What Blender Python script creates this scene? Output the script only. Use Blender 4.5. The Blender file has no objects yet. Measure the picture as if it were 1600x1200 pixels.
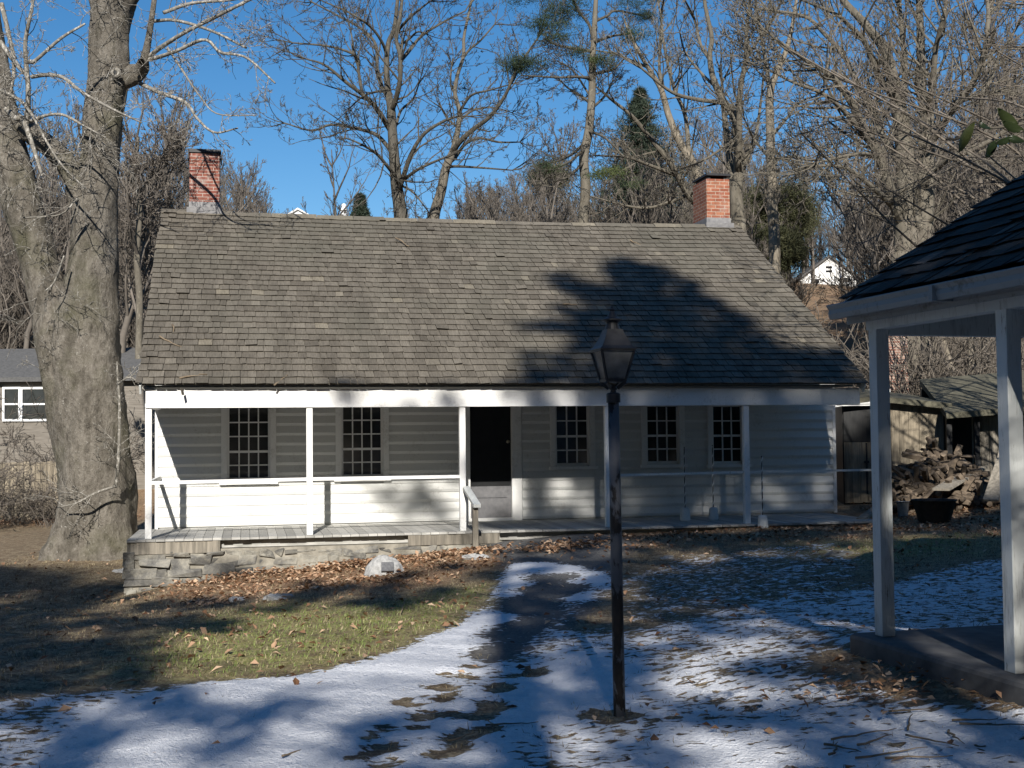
import bpy, math, random
import numpy as np
from mathutils import Vector, Matrix
R_ = math.radians
rng = np.random.default_rng(7)
random.seed(5)
scene = bpy.context.scene
col = scene.collection

# ------------------------------------------------------------------ camera
EYE = 1.65; FPX = 1950.0; HOR = 80.0; ROLL = .010
pitch = math.atan(HOR / FPX)
Fv = Vector((0, math.cos(pitch), math.sin(pitch))); Rv0 = Vector((1, 0, 0)); Uv0 = Rv0.cross(Fv)
Rv = Rv0 * math.cos(ROLL) - Uv0 * math.sin(ROLL); Uv = Uv0 * math.cos(ROLL) + Rv0 * math.sin(ROLL)
cam = bpy.data.cameras.new('camera'); co = bpy.data.objects.new('camera', cam); col.objects.link(co)
co.matrix_world = Matrix(((Rv.x, Uv.x, -Fv.x, 0), (Rv.y, Uv.y, -Fv.y, 0), (Rv.z, Uv.z, -Fv.z, EYE), (0, 0, 0, 1)))
cam.sensor_width = 36; cam.lens = FPX / 1600 * 36; cam.clip_end = 2000; cam.clip_start = .05
scene.camera = co
nF, nR, nU = np.array(Fv), np.array(Rv), np.array(Uv)
def PT(px, py, Y):
    """point at ground distance Y that the survey photo shows at px, py"""
    d = nF + nR * (px - 800) / FPX - nU * (py - 600) / FPX
    return np.array([0, 0, EYE]) + d * (Y / d[1])

# ------------------------------------------------------------------ light
SUN_EL = 29.5; SUN_AZ = 1.0          # the sun stands behind the camera
world = bpy.data.worlds.new('World'); scene.world = world; world.use_nodes = True
nt = world.node_tree; nt.nodes.clear()
sky = nt.nodes.new('ShaderNodeTexSky'); sky.sky_type = 'NISHITA'; sky.sun_disc = False
sky.sun_elevation = R_(SUN_EL); sky.sun_rotation = R_(180 - SUN_AZ)
sky.air_density = 1.0; sky.dust_density = .15; sky.ozone_density = 3.0; sky.altitude = 300
bg = nt.nodes.new('ShaderNodeBackground'); bg.inputs['Strength'].default_value = .062
wo = nt.nodes.new('ShaderNodeOutputWorld')
hs = nt.nodes.new('ShaderNodeHueSaturation'); hs.inputs['Saturation'].default_value = 1.3; hs.inputs['Value'].default_value = 1.24
nt.links.new(sky.outputs[0], hs.inputs['Color']); nt.links.new(hs.outputs[0], bg.inputs[0]); nt.links.new(bg.outputs[0], wo.inputs[0])
sl = bpy.data.lights.new('sun', 'SUN'); sl.energy = 5.0; sl.angle = R_(.5); sl.color = (1, .945, .87)
so = bpy.data.objects.new('sun', sl); col.objects.link(so)
sdir = Vector((math.sin(R_(SUN_AZ)) * math.cos(R_(SUN_EL)), -math.cos(R_(SUN_AZ)) * math.cos(R_(SUN_EL)), math.sin(R_(SUN_EL))))
so.rotation_euler = sdir.to_track_quat('Z', 'Y').to_euler(); so.location = (0, -30, 40)
scene.view_settings.view_transform = 'Standard'; scene.view_settings.look = 'None'
scene.view_settings.exposure = 0.5; scene.view_settings.gamma = 1
scene.cycles.use_denoising = True
scene.cycles.max_bounces = 5; scene.cycles.diffuse_bounces = 3; scene.cycles.glossy_bounces = 2
scene.cycles.transparent_max_bounces = 8; scene.cycles.caustics_reflective = False; scene.cycles.caustics_refractive = False

# ------------------------------------------------------------------ helpers
def tag(o, label=None, cat=None, group=None, kind=None):
    if label: o['label'] = label
    if cat: o['category'] = cat
    if group: o['group'] = group
    if kind: o['kind'] = kind
    return o
def empty(name, loc=(0, 0, 0), rz=0, **k):
    o = bpy.data.objects.new(name, None); col.objects.link(o); o.location = loc; o.rotation_euler = (0, 0, rz)
    o.empty_display_size = .2
    return tag(o, **k)
class MB:
    def __init__(s): s.v = []; s.q = []; s.t = []; s.n = 0; s.tv = []
    def add(s, V, F, tint=None):
        V = np.asarray(V, float).reshape(-1, 3); F = np.asarray(F, int)
        if F.shape[1] == 4: s.q.append(F + s.n)
        else: s.t.append(F + s.n)
        s.v.append(V); s.n += len(V)
        if tint is None: tint = random.random()
        s.tv.append(np.broadcast_to(np.asarray(tint, float), (len(V),)))
    BF = np.array([[0, 3, 2, 1], [4, 5, 6, 7], [0, 1, 5, 4], [1, 2, 6, 5], [2, 3, 7, 6], [3, 0, 4, 7]])
    def box(s, x0, x1, y0, y1, z0, z1, tint=None, j=0):
        V = np.array([[x0, y0, z0], [x1, y0, z0], [x1, y1, z0], [x0, y1, z0], [x0, y0, z1], [x1, y0, z1], [x1, y1, z1], [x0, y1, z1]], float)
        if j: V += rng.uniform(-j, j, V.shape)
        s.add(V, s.BF, tint)
    def hexa(s, V, tint=None): s.add(V, s.BF, tint)
    def beam(s, a, b, w, h, up=(0, 0, 1), tint=None):
        a = np.array(a, float); b = np.array(b, float); d = b - a; d /= np.linalg.norm(d)
        r = np.cross(d, up); r /= np.linalg.norm(r); u = np.cross(r, d); r = r * w / 2; u = u * h / 2
        s.add([a - r - u, a + r - u, b + r - u, b - r - u, a - r + u, a + r + u, b + r + u, b - r + u], s.BF, tint)
    def tubes(s, P, Rr, sides=5, tint=None):
        V, F = tubes(P, Rr, sides)
        s.add(V, F, tint if tint is None or np.isscalar(tint) else np.repeat(tint, P.shape[1] * sides))
    def tube(s, pts, rad, sides=8, tint=None, cap=True):
        P = np.array(pts, float)[None]; Rr = np.broadcast_to(np.array(rad, float), (P.shape[1],))[None]
        n0 = s.n; s.tubes(P, Rr, sides, tint)
        if cap:
            m = P.shape[1]
            for i, base in ((0, n0), (1, n0 + (m - 1) * sides)):
                c = s.n; s.v.append(P[0][-i][None]); s.tv.append(np.array([.5])); s.n += 1
                k = np.arange(sides); F = np.stack([np.full(sides, c), base + k, base + (k + 1) % sides], 1)
                s.t.append(F[:, ::-1] if i == 0 else F)
    def lathe(s, prof, sides=24, c=(0, 0, 0), tint=None, rot=0):
        a = np.arange(sides) / sides * 2 * math.pi + rot
        pr = np.array(prof, float)
        V = np.stack([pr[:, None, 0] * np.cos(a) + c[0], pr[:, None, 0] * np.sin(a) + c[1], np.repeat(pr[:, 1:2], sides, 1) + c[2]], -1)
        k = np.arange(sides); F = []
        for i in range(len(pr) - 1):
            F.append(np.stack([i * sides + k, i * sides + (k + 1) % sides, (i + 1) * sides + (k + 1) % sides, (i + 1) * sides + k], 1))
        s.add(V, np.concatenate(F), tint)
    def build(s, name, m, parent=None, smooth=False, bevel=0, link=True):
        V = np.concatenate(s.v); nq = sum(len(x) for x in s.q); nt_ = sum(len(x) for x in s.t)
        me = bpy.data.meshes.new(name); me.vertices.add(len(V)); me.vertices.foreach_set('co', V.ravel())
        li = []; 
        if nq: li.append(np.concatenate(s.q).ravel())
        if nt_: li.append(np.concatenate(s.t).ravel())
        li = np.concatenate(li); me.loops.add(len(li)); me.loops.foreach_set('vertex_index', li)
        ls = np.concatenate([np.arange(nq) * 4, nq * 4 + np.arange(nt_) * 3])
        me.polygons.add(nq + nt_); me.polygons.foreach_set('loop_start', ls)
        me.update(calc_edges=True)
        at = me.attributes.new('tint', 'FLOAT', 'POINT'); at.data.foreach_set('value', np.concatenate(s.tv))
        me.polygons.foreach_set('use_smooth', np.full(nq + nt_, bool(smooth)))
        me.validate()
        me.materials.append(m)
        o = bpy.data.objects.new(name, me)
        if link: col.objects.link(o)
        if parent: o.parent = parent
        if bevel:
            b = o.modifiers.new('bevel', 'BEVEL'); b.width = bevel; b.segments = 2; b.limit_method = 'ANGLE'
        return o
def tubes(P, Rr, sides):
    """P (N,S,3) centre lines, Rr (N,S) radii -> one vertex / quad array"""
    N, S, _ = P.shape
    T = np.gradient(P, axis=1); T /= np.linalg.norm(T, axis=2, keepdims=True) + 1e-9
    m = P[:, -1] - P[:, 0]; ref = np.cross(m, rng.normal(size=(N, 3))); ref /= np.linalg.norm(ref, axis=1, keepdims=True) + 1e-9
    A = ref[:, None] - (ref[:, None] * T).sum(2, keepdims=True) * T; A /= np.linalg.norm(A, axis=2, keepdims=True) + 1e-9
    B = np.cross(T, A); a = np.arange(sides) / sides * 2 * math.pi
    V = P[:, :, None] + Rr[:, :, None, None] * (A[:, :, None] * np.cos(a)[:, None] + B[:, :, None] * np.sin(a)[:, None])
    idx = np.arange(N * S * sides).reshape(N, S, sides); nx = np.roll(idx, -1, axis=2)
    F = np.stack([idx[:, :-1], nx[:, :-1], nx[:, 1:], idx[:, 1:]], -1).reshape(-1, 4)
    return V.reshape(-1, 3), F

# ------------------------------------------------------------------ materials
def mat(name): m = bpy.data.materials.new(name); m.use_nodes = True; return m, m.node_tree, m.node_tree.nodes['Principled BSDF']
def N(nt, t, **k):
    n = nt.nodes.new('ShaderNode' + t)
    for a, b in k.items():
        if a in n.inputs.keys() if isinstance(a, str) else False: n.inputs[a].default_value = b
        else: setattr(n, a, b)
    return n
def coord(nt, kind='Object', scale=(1, 1, 1)):
    t = nt.nodes.new('ShaderNodeTexCoord'); m = nt.nodes.new('ShaderNodeMapping'); m.inputs['Scale'].default_value = scale
    nt.links.new(t.outputs[kind], m.inputs[0]); return m.outputs[0]
def noise(nt, vec, scale, detail=4, rough=.6, dist=0):
    n = nt.nodes.new('ShaderNodeTexNoise'); n.inputs['Scale'].default_value = scale; n.inputs['Detail'].default_value = detail
    n.inputs['Roughness'].default_value = rough; n.inputs['Distortion'].default_value = dist
    nt.links.new(vec, n.inputs['Vector']); return n.outputs['Fac']
def ramp(nt, fac, stops):
    r = nt.nodes.new('ShaderNodeValToRGB'); el = r.color_ramp.elements
    while len(el) < len(stops): el.new(.5)
    for e, (p, c) in zip(el, stops):
        e.position = p; e.color = (*(c if hasattr(c, '__len__') else (c, c, c)), 1)
    nt.links.new(fac, r.inputs[0]); return r.outputs[0]
def mix(nt, fac, a, b, mode='MIX'):
    m = nt.nodes.new('ShaderNodeMix'); m.data_type = 'RGBA'; m.blend_type = mode
    for k, v in ((0, fac), (6, a), (7, b)):
        s = m.inputs[k]
        if isinstance(v, bpy.types.NodeSocket): nt.links.new(v, s)
        elif hasattr(v, '__len__'): s.default_value = (*v, 1)
        else: s.default_value = v if k == 0 else (v, v, v, 1)
    return m.outputs[2]
def math_(nt, op, a, b=None, clamp=False):
    m = nt.nodes.new('ShaderNodeMath'); m.operation = op; m.use_clamp = clamp
    for s, v in ((m.inputs[0], a), (m.inputs[1], b)):
        if v is None: continue
        if isinstance(v, bpy.types.NodeSocket): nt.links.new(v, s)
        else: s.default_value = v
    return m.outputs[0]
def madd(nt, a, k, c):
    m = nt.nodes.new('ShaderNodeMath'); m.operation = 'MULTIPLY_ADD'; nt.links.new(a, m.inputs[0]); m.inputs[1].default_value = k; m.inputs[2].default_value = c; return m.outputs[0]
def attr(nt, name): a = nt.nodes.new('ShaderNodeAttribute'); a.attribute_name = name; return a.outputs['Fac']
def bump(nt, bsdf, h, strength=.4, dist=.02):
    b = nt.nodes.new('ShaderNodeBump'); b.inputs['Strength'].default_value = strength; b.inputs['Distance'].default_value = dist
    nt.links.new(h, b.inputs['Height']); nt.links.new(b.outputs[0], bsdf.inputs['Normal'])
def simple(name, c1, c2, scale=8, stretch=(1, 1, 1), rough=.8, tintamt=.25, bstr=.3, bdist=.01, metal=0, spec=.3, detail=5, lo=.3, hi=.7, kind='Object'):
    m, t, b = mat(name); v = coord(t, kind, stretch); n = noise(t, v, scale, detail)
    c = ramp(t, n, [(lo, c1), (hi, c2)])
    k = madd(t, attr(t, 'tint'), tintamt, 1 - tintamt / 2)
    c = mix(t, 1.0, c, k, 'MULTIPLY')
    t.links.new(c, b.inputs['Base Color']); b.inputs['Roughness'].default_value = rough; b.inputs['Metallic'].default_value = metal
    b.inputs['Specular IOR Level'].default_value = spec
    if bstr: bump(t, b, n, bstr, bdist)
    return m
def leaf_like(name, stops, rough=.7, trans=.0, back=None):
    m, t, b = mat(name); c = ramp(t, attr(t, 'tint'), stops)
    t.links.new(c, b.inputs['Base Color']); b.inputs['Roughness'].default_value = rough; b.inputs['Specular IOR Level'].default_value = .25
    return m
def paint(name, base=(.78, .78, .76), dirt=(.42, .41, .37), amt=.5, peel=None, grain=(1, 1, 1)):
    m, t, b = mat(name); v = coord(t, 'Object', grain)
    n1 = noise(t, v, 3, 6, .65); n2 = noise(t, v, 26, 5, .7)
    f = ramp(t, math_(t, 'MULTIPLY', n1, n2), [(.12, (1, 1, 1)), (.22, (0, 0, 0))])
    c = mix(t, math_(t, 'MULTIPLY', f, amt), base, dirt)
    k = madd(t, attr(t, 'tint'), .10, .93)
    c = mix(t, 1.0, c, k, 'MULTIPLY')
    if peel:
        n3 = noise(t, v, 9, 7, .75, .3); f3 = ramp(t, n3, [(peel[0], (0, 0, 0)), (peel[0] + .03, (1, 1, 1))]); c = mix(t, f3, c, peel[1])
    t.links.new(c, b.inputs['Base Color']); b.inputs['Roughness'].default_value = .6; b.inputs['Specular IOR Level'].default_value = .3
    bump(t, b, n2, .25, .006)
    return m
M = {}
M['white'] = paint('white_paint')
M['white_wall'] = paint('white_clapboard_paint', base=(.68, .685, .66), grain=(1, 1, 1))
M['white_worn'] = paint('worn_white_paint', base=(.60, .62, .60), dirt=(.2, .2, .17), amt=.55, peel=(.62, (.22, .21, .17)), grain=(3, 3, .35))
M['grey_deck'] = simple('weathered_deck_board', (.24, .24, .22), (.5, .49, .46), 14, (.25, 2, 1), tintamt=.5)
M['shingle'] = None
def mk_shingle(name, stops, dark):
    m, t, b = mat(name); v = coord(t, 'Object', (9, 1, 1))
    g = noise(t, v, 7, 8, .78); big = noise(t, coord(t, 'Object'), .55, 4, .6)
    c = ramp(t, attr(t, 'tint'), stops)
    c = mix(t, 1.0, c, ramp(t, g, [(.3, .55), (.66, 1.22)]), 'MULTIPLY'); st_ = noise(t, coord(t, 'Object', (2.2, .35, .35)), 1.3, 5, .65); c = mix(t, 1.0, c, ramp(t, st_, [(.3, .72), (.7, 1.18)]), 'MULTIPLY')
    c = mix(t, ramp(t, big, [(.45, 0), (.7, .55)]), c, dark)
    t.links.new(c, b.inputs['Base Color']); b.inputs['Roughness'].default_value = .92; b.inputs['Specular IOR Level'].default_value = .15
    bump(t, b, g, .6, .012); return m
M['shingle'] = mk_shingle('weathered_wood_shingle', [(0, (.105, .093, .075)), (.15, (.128, .114, .093)), (.85, (.154, .138, .113)), (.97, (.175, .157, .128)), (1, (.22, .195, .15))], (.115, .11, .088))
M['shingle_dark'] = mk_shingle('dark_old_shingle', [(0, (.03, .03, .028)), (.6, (.07, .066, .06)), (1, (.16, .14, .12))], (.05, .05, .045))
def mk_brick(name, a, b_, mort, bw=.205, rh=.066):
    m, t, b = mat(name); tc = t.nodes.new('ShaderNodeTexCoord'); sx = t.nodes.new('ShaderNodeSeparateXYZ'); t.links.new(tc.outputs['Object'], sx.inputs[0])
    cx = t.nodes.new('ShaderNodeCombineXYZ'); t.links.new(math_(t, 'ADD', sx.outputs[0], sx.outputs[1]), cx.inputs[0]); t.links.new(sx.outputs[2], cx.inputs[1])
    br = t.nodes.new('ShaderNodeTexBrick'); t.links.new(cx.outputs[0], br.inputs['Vector'])
    br.inputs['Scale'].default_value = 1; br.inputs['Brick Width'].default_value = bw; br.inputs['Row Height'].default_value = rh
    br.inputs['Mortar Size'].default_value = .0065; br.inputs['Mortar Smooth'].default_value = .2; br.inputs['Bias'].default_value = -.1
    br.inputs['Color1'].default_value = (*a, 1); br.inputs['Color2'].default_value = (*b_, 1); br.inputs['Mortar'].default_value = (*mort, 1)
    n = noise(t, tc.outputs['Object'], 9, 6, .7); c = mix(t, 1.0, br.outputs['Color'], ramp(t, n, [(.3, .6), (.7, 1.25)]), 'MULTIPLY')
    w = noise(t, tc.outputs['Object'], 2.6, 5, .7); c = mix(t, ramp(t, w, [(.56, 0), (.74, .6)]), c, (.42, .38, .34))
    t.links.new(c, b.inputs['Base Color']); b.inputs['Roughness'].default_value = .9
    bump(t, b, br.outputs['Fac'], -.6, .012); return m
M['brick'] = mk_brick('red_brick', (.2, .062, .045), (.27, .1, .065), (.36, .31, .27))
M['brick_orange'] = mk_brick('orange_red_brick', (.25, .078, .042), (.34, .14, .078), (.38, .31, .24), .2, .072)
M['brick_far'] = mk_brick('old_pale_brick', (.22, .1, .07), (.32, .22, .17), (.4, .36, .3))
M['metal_dark'] = simple('black_painted_iron', (.012, .013, .015), (.03, .03, .033), 20, rough=.5, bstr=.2, bdist=.003, spec=.4)
def mk_peel():
    m, t, b = mat('peeling_lamp_post_paint'); v = coord(t, 'Object', (1, 1, .45)); n = noise(t, v, 5.2, 6, .62, .4)
    f = ramp(t, n, [(.47, (0, 0, 0)), (.50, (1, 1, 1))]); n2 = noise(t, v, 30, 4, .6)
    c = mix(t, f, ramp(t, n2, [(.3, (.01, .01, .011)), (.7, (.03, .024, .02))]), (.1, .105, .115))
    t.links.new(c, b.inputs['Base Color']); b.inputs['Roughness'].default_value = .62; b.inputs['Specular IOR Level'].default_value = .3; bump(t, b, f, .5, .003); return m
M['lamp_post'] = mk_peel()
M['lead'] = simple('lead_flashing', (.13, .13, .135), (.24, .235, .23), 10, rough=.6, bstr=.2)
M['concrete'] = simple('grey_concrete', (.2, .2, .19), (.34, .33, .31), 12, rough=.9, bstr=.5)
M['gutter'] = paint('dull_grey_gutter_paint', base=(.27, .285, .285), dirt=(.12, .115, .1), amt=.8)
M['moss_roof'] = simple('mossy_board_roof', (.05, .048, .035), (.15, .14, .1), 6, (1, 3, 1), rough=.95, bstr=.6)
M['slab'] = simple('dark_porch_slab', (.05, .05, .052), (.13, .13, .13), 5, rough=.8, bstr=.4)  # dark grey with slight mottling
def mk_stone():
    m, t, b = mat('fieldstone'); v = coord(t); n = noise(t, v, 5, 7, .7, .4); n2 = noise(t, v, 2.2, 5, .65)
    c = ramp(t, n, [(.3, (.07, .07, .068)), (.5, (.16, .155, .14)), (.72, (.3, .28, .23))]); c = mix(t, 1.0, c, madd(t, attr(t, 'tint'), .7, .6), 'MULTIPLY')
    c = mix(t, ramp(t, n2, [(.5, 0), (.58, .85)]), c, ramp(t, n, [(.3, (.2, .19, .16)), (.7, (.4, .38, .32))]))
    t.links.new(c, b.inputs['Base Color']); b.inputs['Roughness'].default_value = .95; bump(t, b, n, 1, .04); return m
M['stone'] = mk_stone()
M['mortar'] = simple('rough_mortar', (.15, .14, .115), (.36, .335, .28), 5, rough=.95, tintamt=.1, bstr=1, bdist=.03)
M['granite'] = simple('pale_granite', (.22, .22, .215), (.42, .42, .41), 24, rough=.85, tintamt=.1, bstr=.7, bdist=.015)
M['wood_grey'] = simple('weathered_grey_plank', (.12, .11, .09), (.3, .27, .22), 9, (2, 2, .2), rough=.9, tintamt=.5, bstr=.6)
M['wood_shed'] = simple('shade_darkened_shed_board', (.13, .11, .08), (.31, .265, .195), 7, (3, 3, .3), rough=.9, tintamt=.35, bstr=.6)  # darkened: the shade on the shed is put into the board colour
M['wood_dark'] = simple('black_wood_and_painted_shade', (.008, .009, .01), (.02, .02, .02), 9, (2, 2, .3), rough=.55, tintamt=.4)  # near-black wood; the colour also carries the shade inside shed and lean-to
M['door_black'] = simple('black_painted_door', (.006, .007, .008), (.012, .013, .014), 6, rough=.5, tintamt=.1, bstr=.1)
M['door_grey'] = simple('grey_kick_panel', (.1, .1, .105), (.16, .16, .165), 8, rough=.6, tintamt=.1, bstr=.1)
M['log'] = simple('split_firewood', (.05, .04, .032), (.2, .155, .11), 7, (1, 1, 1), rough=.95, tintamt=1.0, bstr=.8, bdist=.02)  # dark logs, darkened further to carry the shade on the heap
M['ceiling'] = simple('grey_porch_ceiling', (.3, .3, .28), (.4, .4, .38), 6, (1, 3, 1), rough=.85)
M['brass'] = simple('dull_brass', (.45, .4, .3), (.6, .55, .42), 10, rough=.35, metal=.9, bstr=0)
M['iron_pot'] = simple('rusty_black_tub', (.018, .016, .014), (.05, .04, .032), 12, rough=.75, bstr=.4)
M['galv'] = simple('galvanised_bucket', (.2, .22, .23), (.36, .38, .4), 16, rough=.5, metal=.4, bstr=.1)
M['grey_siding'] = simple('grey_weathered_siding', (.13, .115, .095), (.26, .235, .2), 5, (.3, 1, 4), rough=.9)
M['asphalt_roof'] = simple('grey_roofing', (.07, .07, .068), (.135, .132, .127), 12, rough=.9, bstr=.3)
M['dark_roof'] = simple('slate_blue_roofing', (.03, .034, .042), (.06, .066, .078), 12, rough=.9, bstr=.3)
M['plaque'] = simple('grey_plaque', (.12, .12, .125), (.2, .2, .2), 30, rough=.5, metal=.4, bstr=.1)
def mk_glass(name, c, rough):
    m, t, b = mat(name); v = coord(t, 'Object'); n = noise(t, v, 3.5, 3, .5)
    t.links.new(ramp(t, n, [(.3, c), (.75, tuple(x * 1.8 + .006 for x in c))]), b.inputs['Base Color'])
    b.inputs['Roughness'].default_value = rough; b.inputs['Specular IOR Level'].default_value = .5; bump(t, b, n, .06, .01); return m
M['pane'] = mk_glass('dark_window_glass', (.014, .015, .017), .08)
def mk_lglass():
    m, t, b = mat('frosted_lamp_glass'); b.inputs['Roughness'].default_value = .35
    b.inputs['Transmission Weight'].default_value = .55; b.inputs['IOR'].default_value = 1.2
    n = noise(t, coord(t), 14, 4, .6); t.links.new(ramp(t, n, [(.3, (.15, .155, .155)), (.7, (.36, .37, .37))]), b.inputs['Base Color']); return m
M['lamp_glass'] = mk_lglass()
def mk_bark(name, c1, c2, c3, scale=5, stretch=(1, 1, .35), patch=.6, bd=.03, moss=None):
    m, t, b = mat(name); v = coord(t, 'Object', stretch); n = noise(t, v, scale, 7, .68, .3)
    c = ramp(t, n, [(.3, c1), (.62, c2)]); p = noise(t, coord(t, 'Object', (1, 1, .6)), scale * 2.4, 4, .6)
    c = mix(t, ramp(t, p, [(patch, 0), (patch + .04, 1)]), c, c3)
    if moss:
        q = noise(t, coord(t, 'Object'), 1.1, 4, .6); c = mix(t, ramp(t, q, [(.5, 0), (.66, .7)]), c, moss)
    t.links.new(c, b.inputs['Base Color']); b.inputs['Roughness'].default_value = .95; b.inputs['Specular IOR Level'].default_value = .12
    bump(t, b, n, .9, bd); return m
def mk_syc():
    m, t, b = mat('mottled_sycamore_bark'); v = coord(t, 'Object', (1, 1, .5)); n = noise(t, v, 9, 8, .75, .2); f = noise(t, coord(t, 'Object', (1, 1, .8)), 22, 5, .7, .5); q = noise(t, coord(t), 1.1, 5, .6); w = noise(t, coord(t, 'Object', (1, 1, .35)), 2.6, 4, .6)
    c = ramp(t, n, [(.28, (.05, .044, .036)), (.48, (.17, .153, .127)), (.7, (.29, .265, .225))]); c = mix(t, ramp(t, f, [(.6, 0), (.66, .8)]), c, (.36, .34, .3))
    c = mix(t, ramp(t, w, [(.3, .65), (.5, 0)]), c, (.065, .058, .045)); c = mix(t, ramp(t, q, [(.5, 0), (.7, .55)]), c, (.1, .1, .055))
    t.links.new(c, b.inputs['Base Color']); b.inputs['Roughness'].default_value = .95; b.inputs['Specular IOR Level'].default_value = .1
    bump(t, b, math_(t, 'ADD', n, math_(t, 'MULTIPLY', f, .5)), 1, .07); return m
M['bark_syc'] = mk_syc()
M['bark_pale'] = mk_bark('pale_branch_bark', (.10, .092, .075), (.25, .235, .205), (.4, .38, .34), 9, (1, 1, .6), .55, .01)
M['bark_dark'] = mk_bark('dark_grey_bark', (.05, .045, .036), (.11, .1, .082), (.15, .135, .1), 6, (1, 1, .3), .6, .02)
M['bark_mid'] = mk_bark('grey_brown_bark', (.085, .075, .058), (.165, .148, .118), (.2, .18, .14), 6, (1, 1, .3), .6, .02)
M['bark_warm'] = mk_bark('pale_tan_bark', (.13, .11, .08), (.24, .21, .165), (.28, .25, .2), 6, (1, 1, .3), .6, .02)
M['twig'] = simple('bare_wood_twigs', (.10, .087, .073), (.17, .148, .124), 2, rough=.95, tintamt=.5, bstr=0)
M['twig_pale'] = simple('pale_arching_twigs', (.11, .094, .076), (.2, .172, .14), 2, rough=.95, tintamt=.6, bstr=0)
M['needle'] = leaf_like('pine_needle', [(0, (.018, .03, .016)), (.6, (.04, .06, .028)), (.95, (.09, .11, .035)), (1, (.16, .17, .04))])
M['spruce'] = leaf_like('spruce_needle', [(0, (.016, .026, .018)), (1, (.05, .065, .04))])
M['olive'] = leaf_like('olive_evergreen', [(0, (.025, .03, .014)), (1, (.085, .085, .04))])
M['leaf_brown'] = leaf_like('dead_leaf', [(0, (.1, .045, .022)), (.4, (.24, .135, .075)), (.75, (.4, .26, .165)), (1, (.55, .4, .27))])
M['leaf_green'] = leaf_like('leathery_green_leaf', [(0, (.012, .022, .01)), (1, (.04, .05, .018))], .35)
M['grass'] = leaf_like('grass_blades', [(0, (.08, .065, .035)), (.35, (.28, .22, .13)), (.65, (.5, .43, .27)), (.8, (.2, .25, .07)), (1, (.15, .22, .05))])
M['stick'] = simple('fallen_stick', (.12, .09, .06), (.24, .19, .13), 12, rough=.95)

# ------------------------------------------------------------------ ground
CP = np.array([(0, -20, 0), (-12, -20, 0), (12, -20, .2), (0, 0, 0), (-8, 0, 0), (8, 0, .2), (0, 6.3, 0), (.6, 7.4, 0), (-3.5, 8, -.05), (-7, 10, -.2),
    (2.4, 8, .27), (3.2, 6, .27), (1.9, 7.6, .12), (5, 9, .2), (0, 11, -.06), (-3, 13, -.28), (-7, 15, -.5), (3, 13, .05), (6, 14, .15), (9, 16, .3),
    (-6.1, 18.8, -.72), (-5.0, 18.7, -.52), (-4, 18.9, -.42), (-3, 19.1, -.34), (-2, 19.3, -.24), (-1, 19.5, -.14), (-.2, 19.7, -.05), (.6, 20, .02), (2.5, 20.3, .05), (4.5, 20.8, .07), (6.3, 21.2, .10),
    (-8, 21, -.5), (-8.5, 24, -.42), (-12, 28, -.5), (-14, 34, -.4), (7, 24, .2), (6.6, 19.7, .18), (9, 25, .35), (12, 28, .6), (0, 28, 0), (0, 36, .3), (14, 20, .6), (-16, 15, -.4)], float)
def _U(r2): return .5 * r2 * np.log(r2 + 1e-9)
def _fit():
    n = len(CP); XY = CP[:, :2]; K = _U(((XY[:, None] - XY[None]) ** 2).sum(2)) + np.eye(n) * .5
    Pm = np.hstack([np.ones((n, 1)), XY]); A = np.zeros((n + 3, n + 3)); A[:n, :n] = K; A[:n, n:] = Pm; A[n:, :n] = Pm.T
    return np.linalg.solve(A, np.concatenate([CP[:, 2], np.zeros(3)]))
W_ = _fit()
def near_z(x, y):
    xc = np.clip(x, -16, 16); yc = np.clip(y, -22, 36); o = W_[len(CP)] + W_[len(CP) + 1] * xc + W_[len(CP) + 2] * yc
    for (a, b, _), w in zip(CP, W_): o = o + w * _U((xc - a) ** 2 + (yc - b) ** 2)
    return o
def sst(a, b, x): t = np.clip((x - a) / (b - a), 0, 1); return t * t * (3 - 2 * t)
def G(x, y):
    x = np.asarray(x, float); y = np.asarray(y, float)
    z = near_z(x, y); t = sst(30, 37, y)
    hill = .16 * np.clip(y - 31, 0, 80) + .03 * np.clip(y - 111, 0, 400) + .5 * np.sin(x * .11) * sst(40, 70, y) + .3 * np.sin(x * .23 + y * .17) * sst(36, 60, y)
    hill = hill + 1.8 * sst(11, 20, x) * sst(27, 34, y)
    z = z * (1 - t) + (hill + .2 + near_z(np.clip(x, -16, 16), 36 + 0 * y) * .3) * t
    return z + .015 * np.sin(x * 1.9 + .4) * np.sin(y * 1.3) + .01 * np.sin(x * 4.1 + y * 3.3)
def ground_hit(px, py):
    d = nF + nR * (px - 800) / FPX - nU * (py - 600) / FPX
    lo, hi = 3., 60.
    ts = np.linspace(3, 60, 600) / d[1]; P = np.array([0, 0, EYE]) + d * ts[:, None]
    s = P[:, 2] - G(P[:, 0], P[:, 1]); i = np.argmax(s < 0)
    if s[i] >= 0: return P[-1][:2]
    f = s[i - 1] / (s[i - 1] - s[i]); return (P[i - 1] + (P[i] - P[i - 1]) * f)[:2]
def poly_xy(pts): return np.array([ground_hit(*p) for p in pts])
def inside(X, Y, poly):
    r = np.zeros(X.shape, bool); n = len(poly)
    for i in range(n):
        x0, y0 = poly[i]; x1, y1 = poly[(i + 1) % n]
        if y0 == y1: continue
        c = ((y0 > Y) != (y1 > Y)) & (X < (x1 - x0) * (Y - y0) / (y1 - y0) + x0); r ^= c
    return r
def blur(A, k):
    for ax in (0, 1):
        for _ in range(2):
            c = np.cumsum(np.concatenate([np.repeat(A.take([0], ax), k + 1, ax), A, np.repeat(A.take([-1], ax), k, ax)], ax), ax)
            n = A.shape[ax]; A = (c.take(range(2 * k + 1, 2 * k + 1 + n), ax) - c.take(range(0, n), ax)) / (2 * k + 1)
    return A
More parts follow.
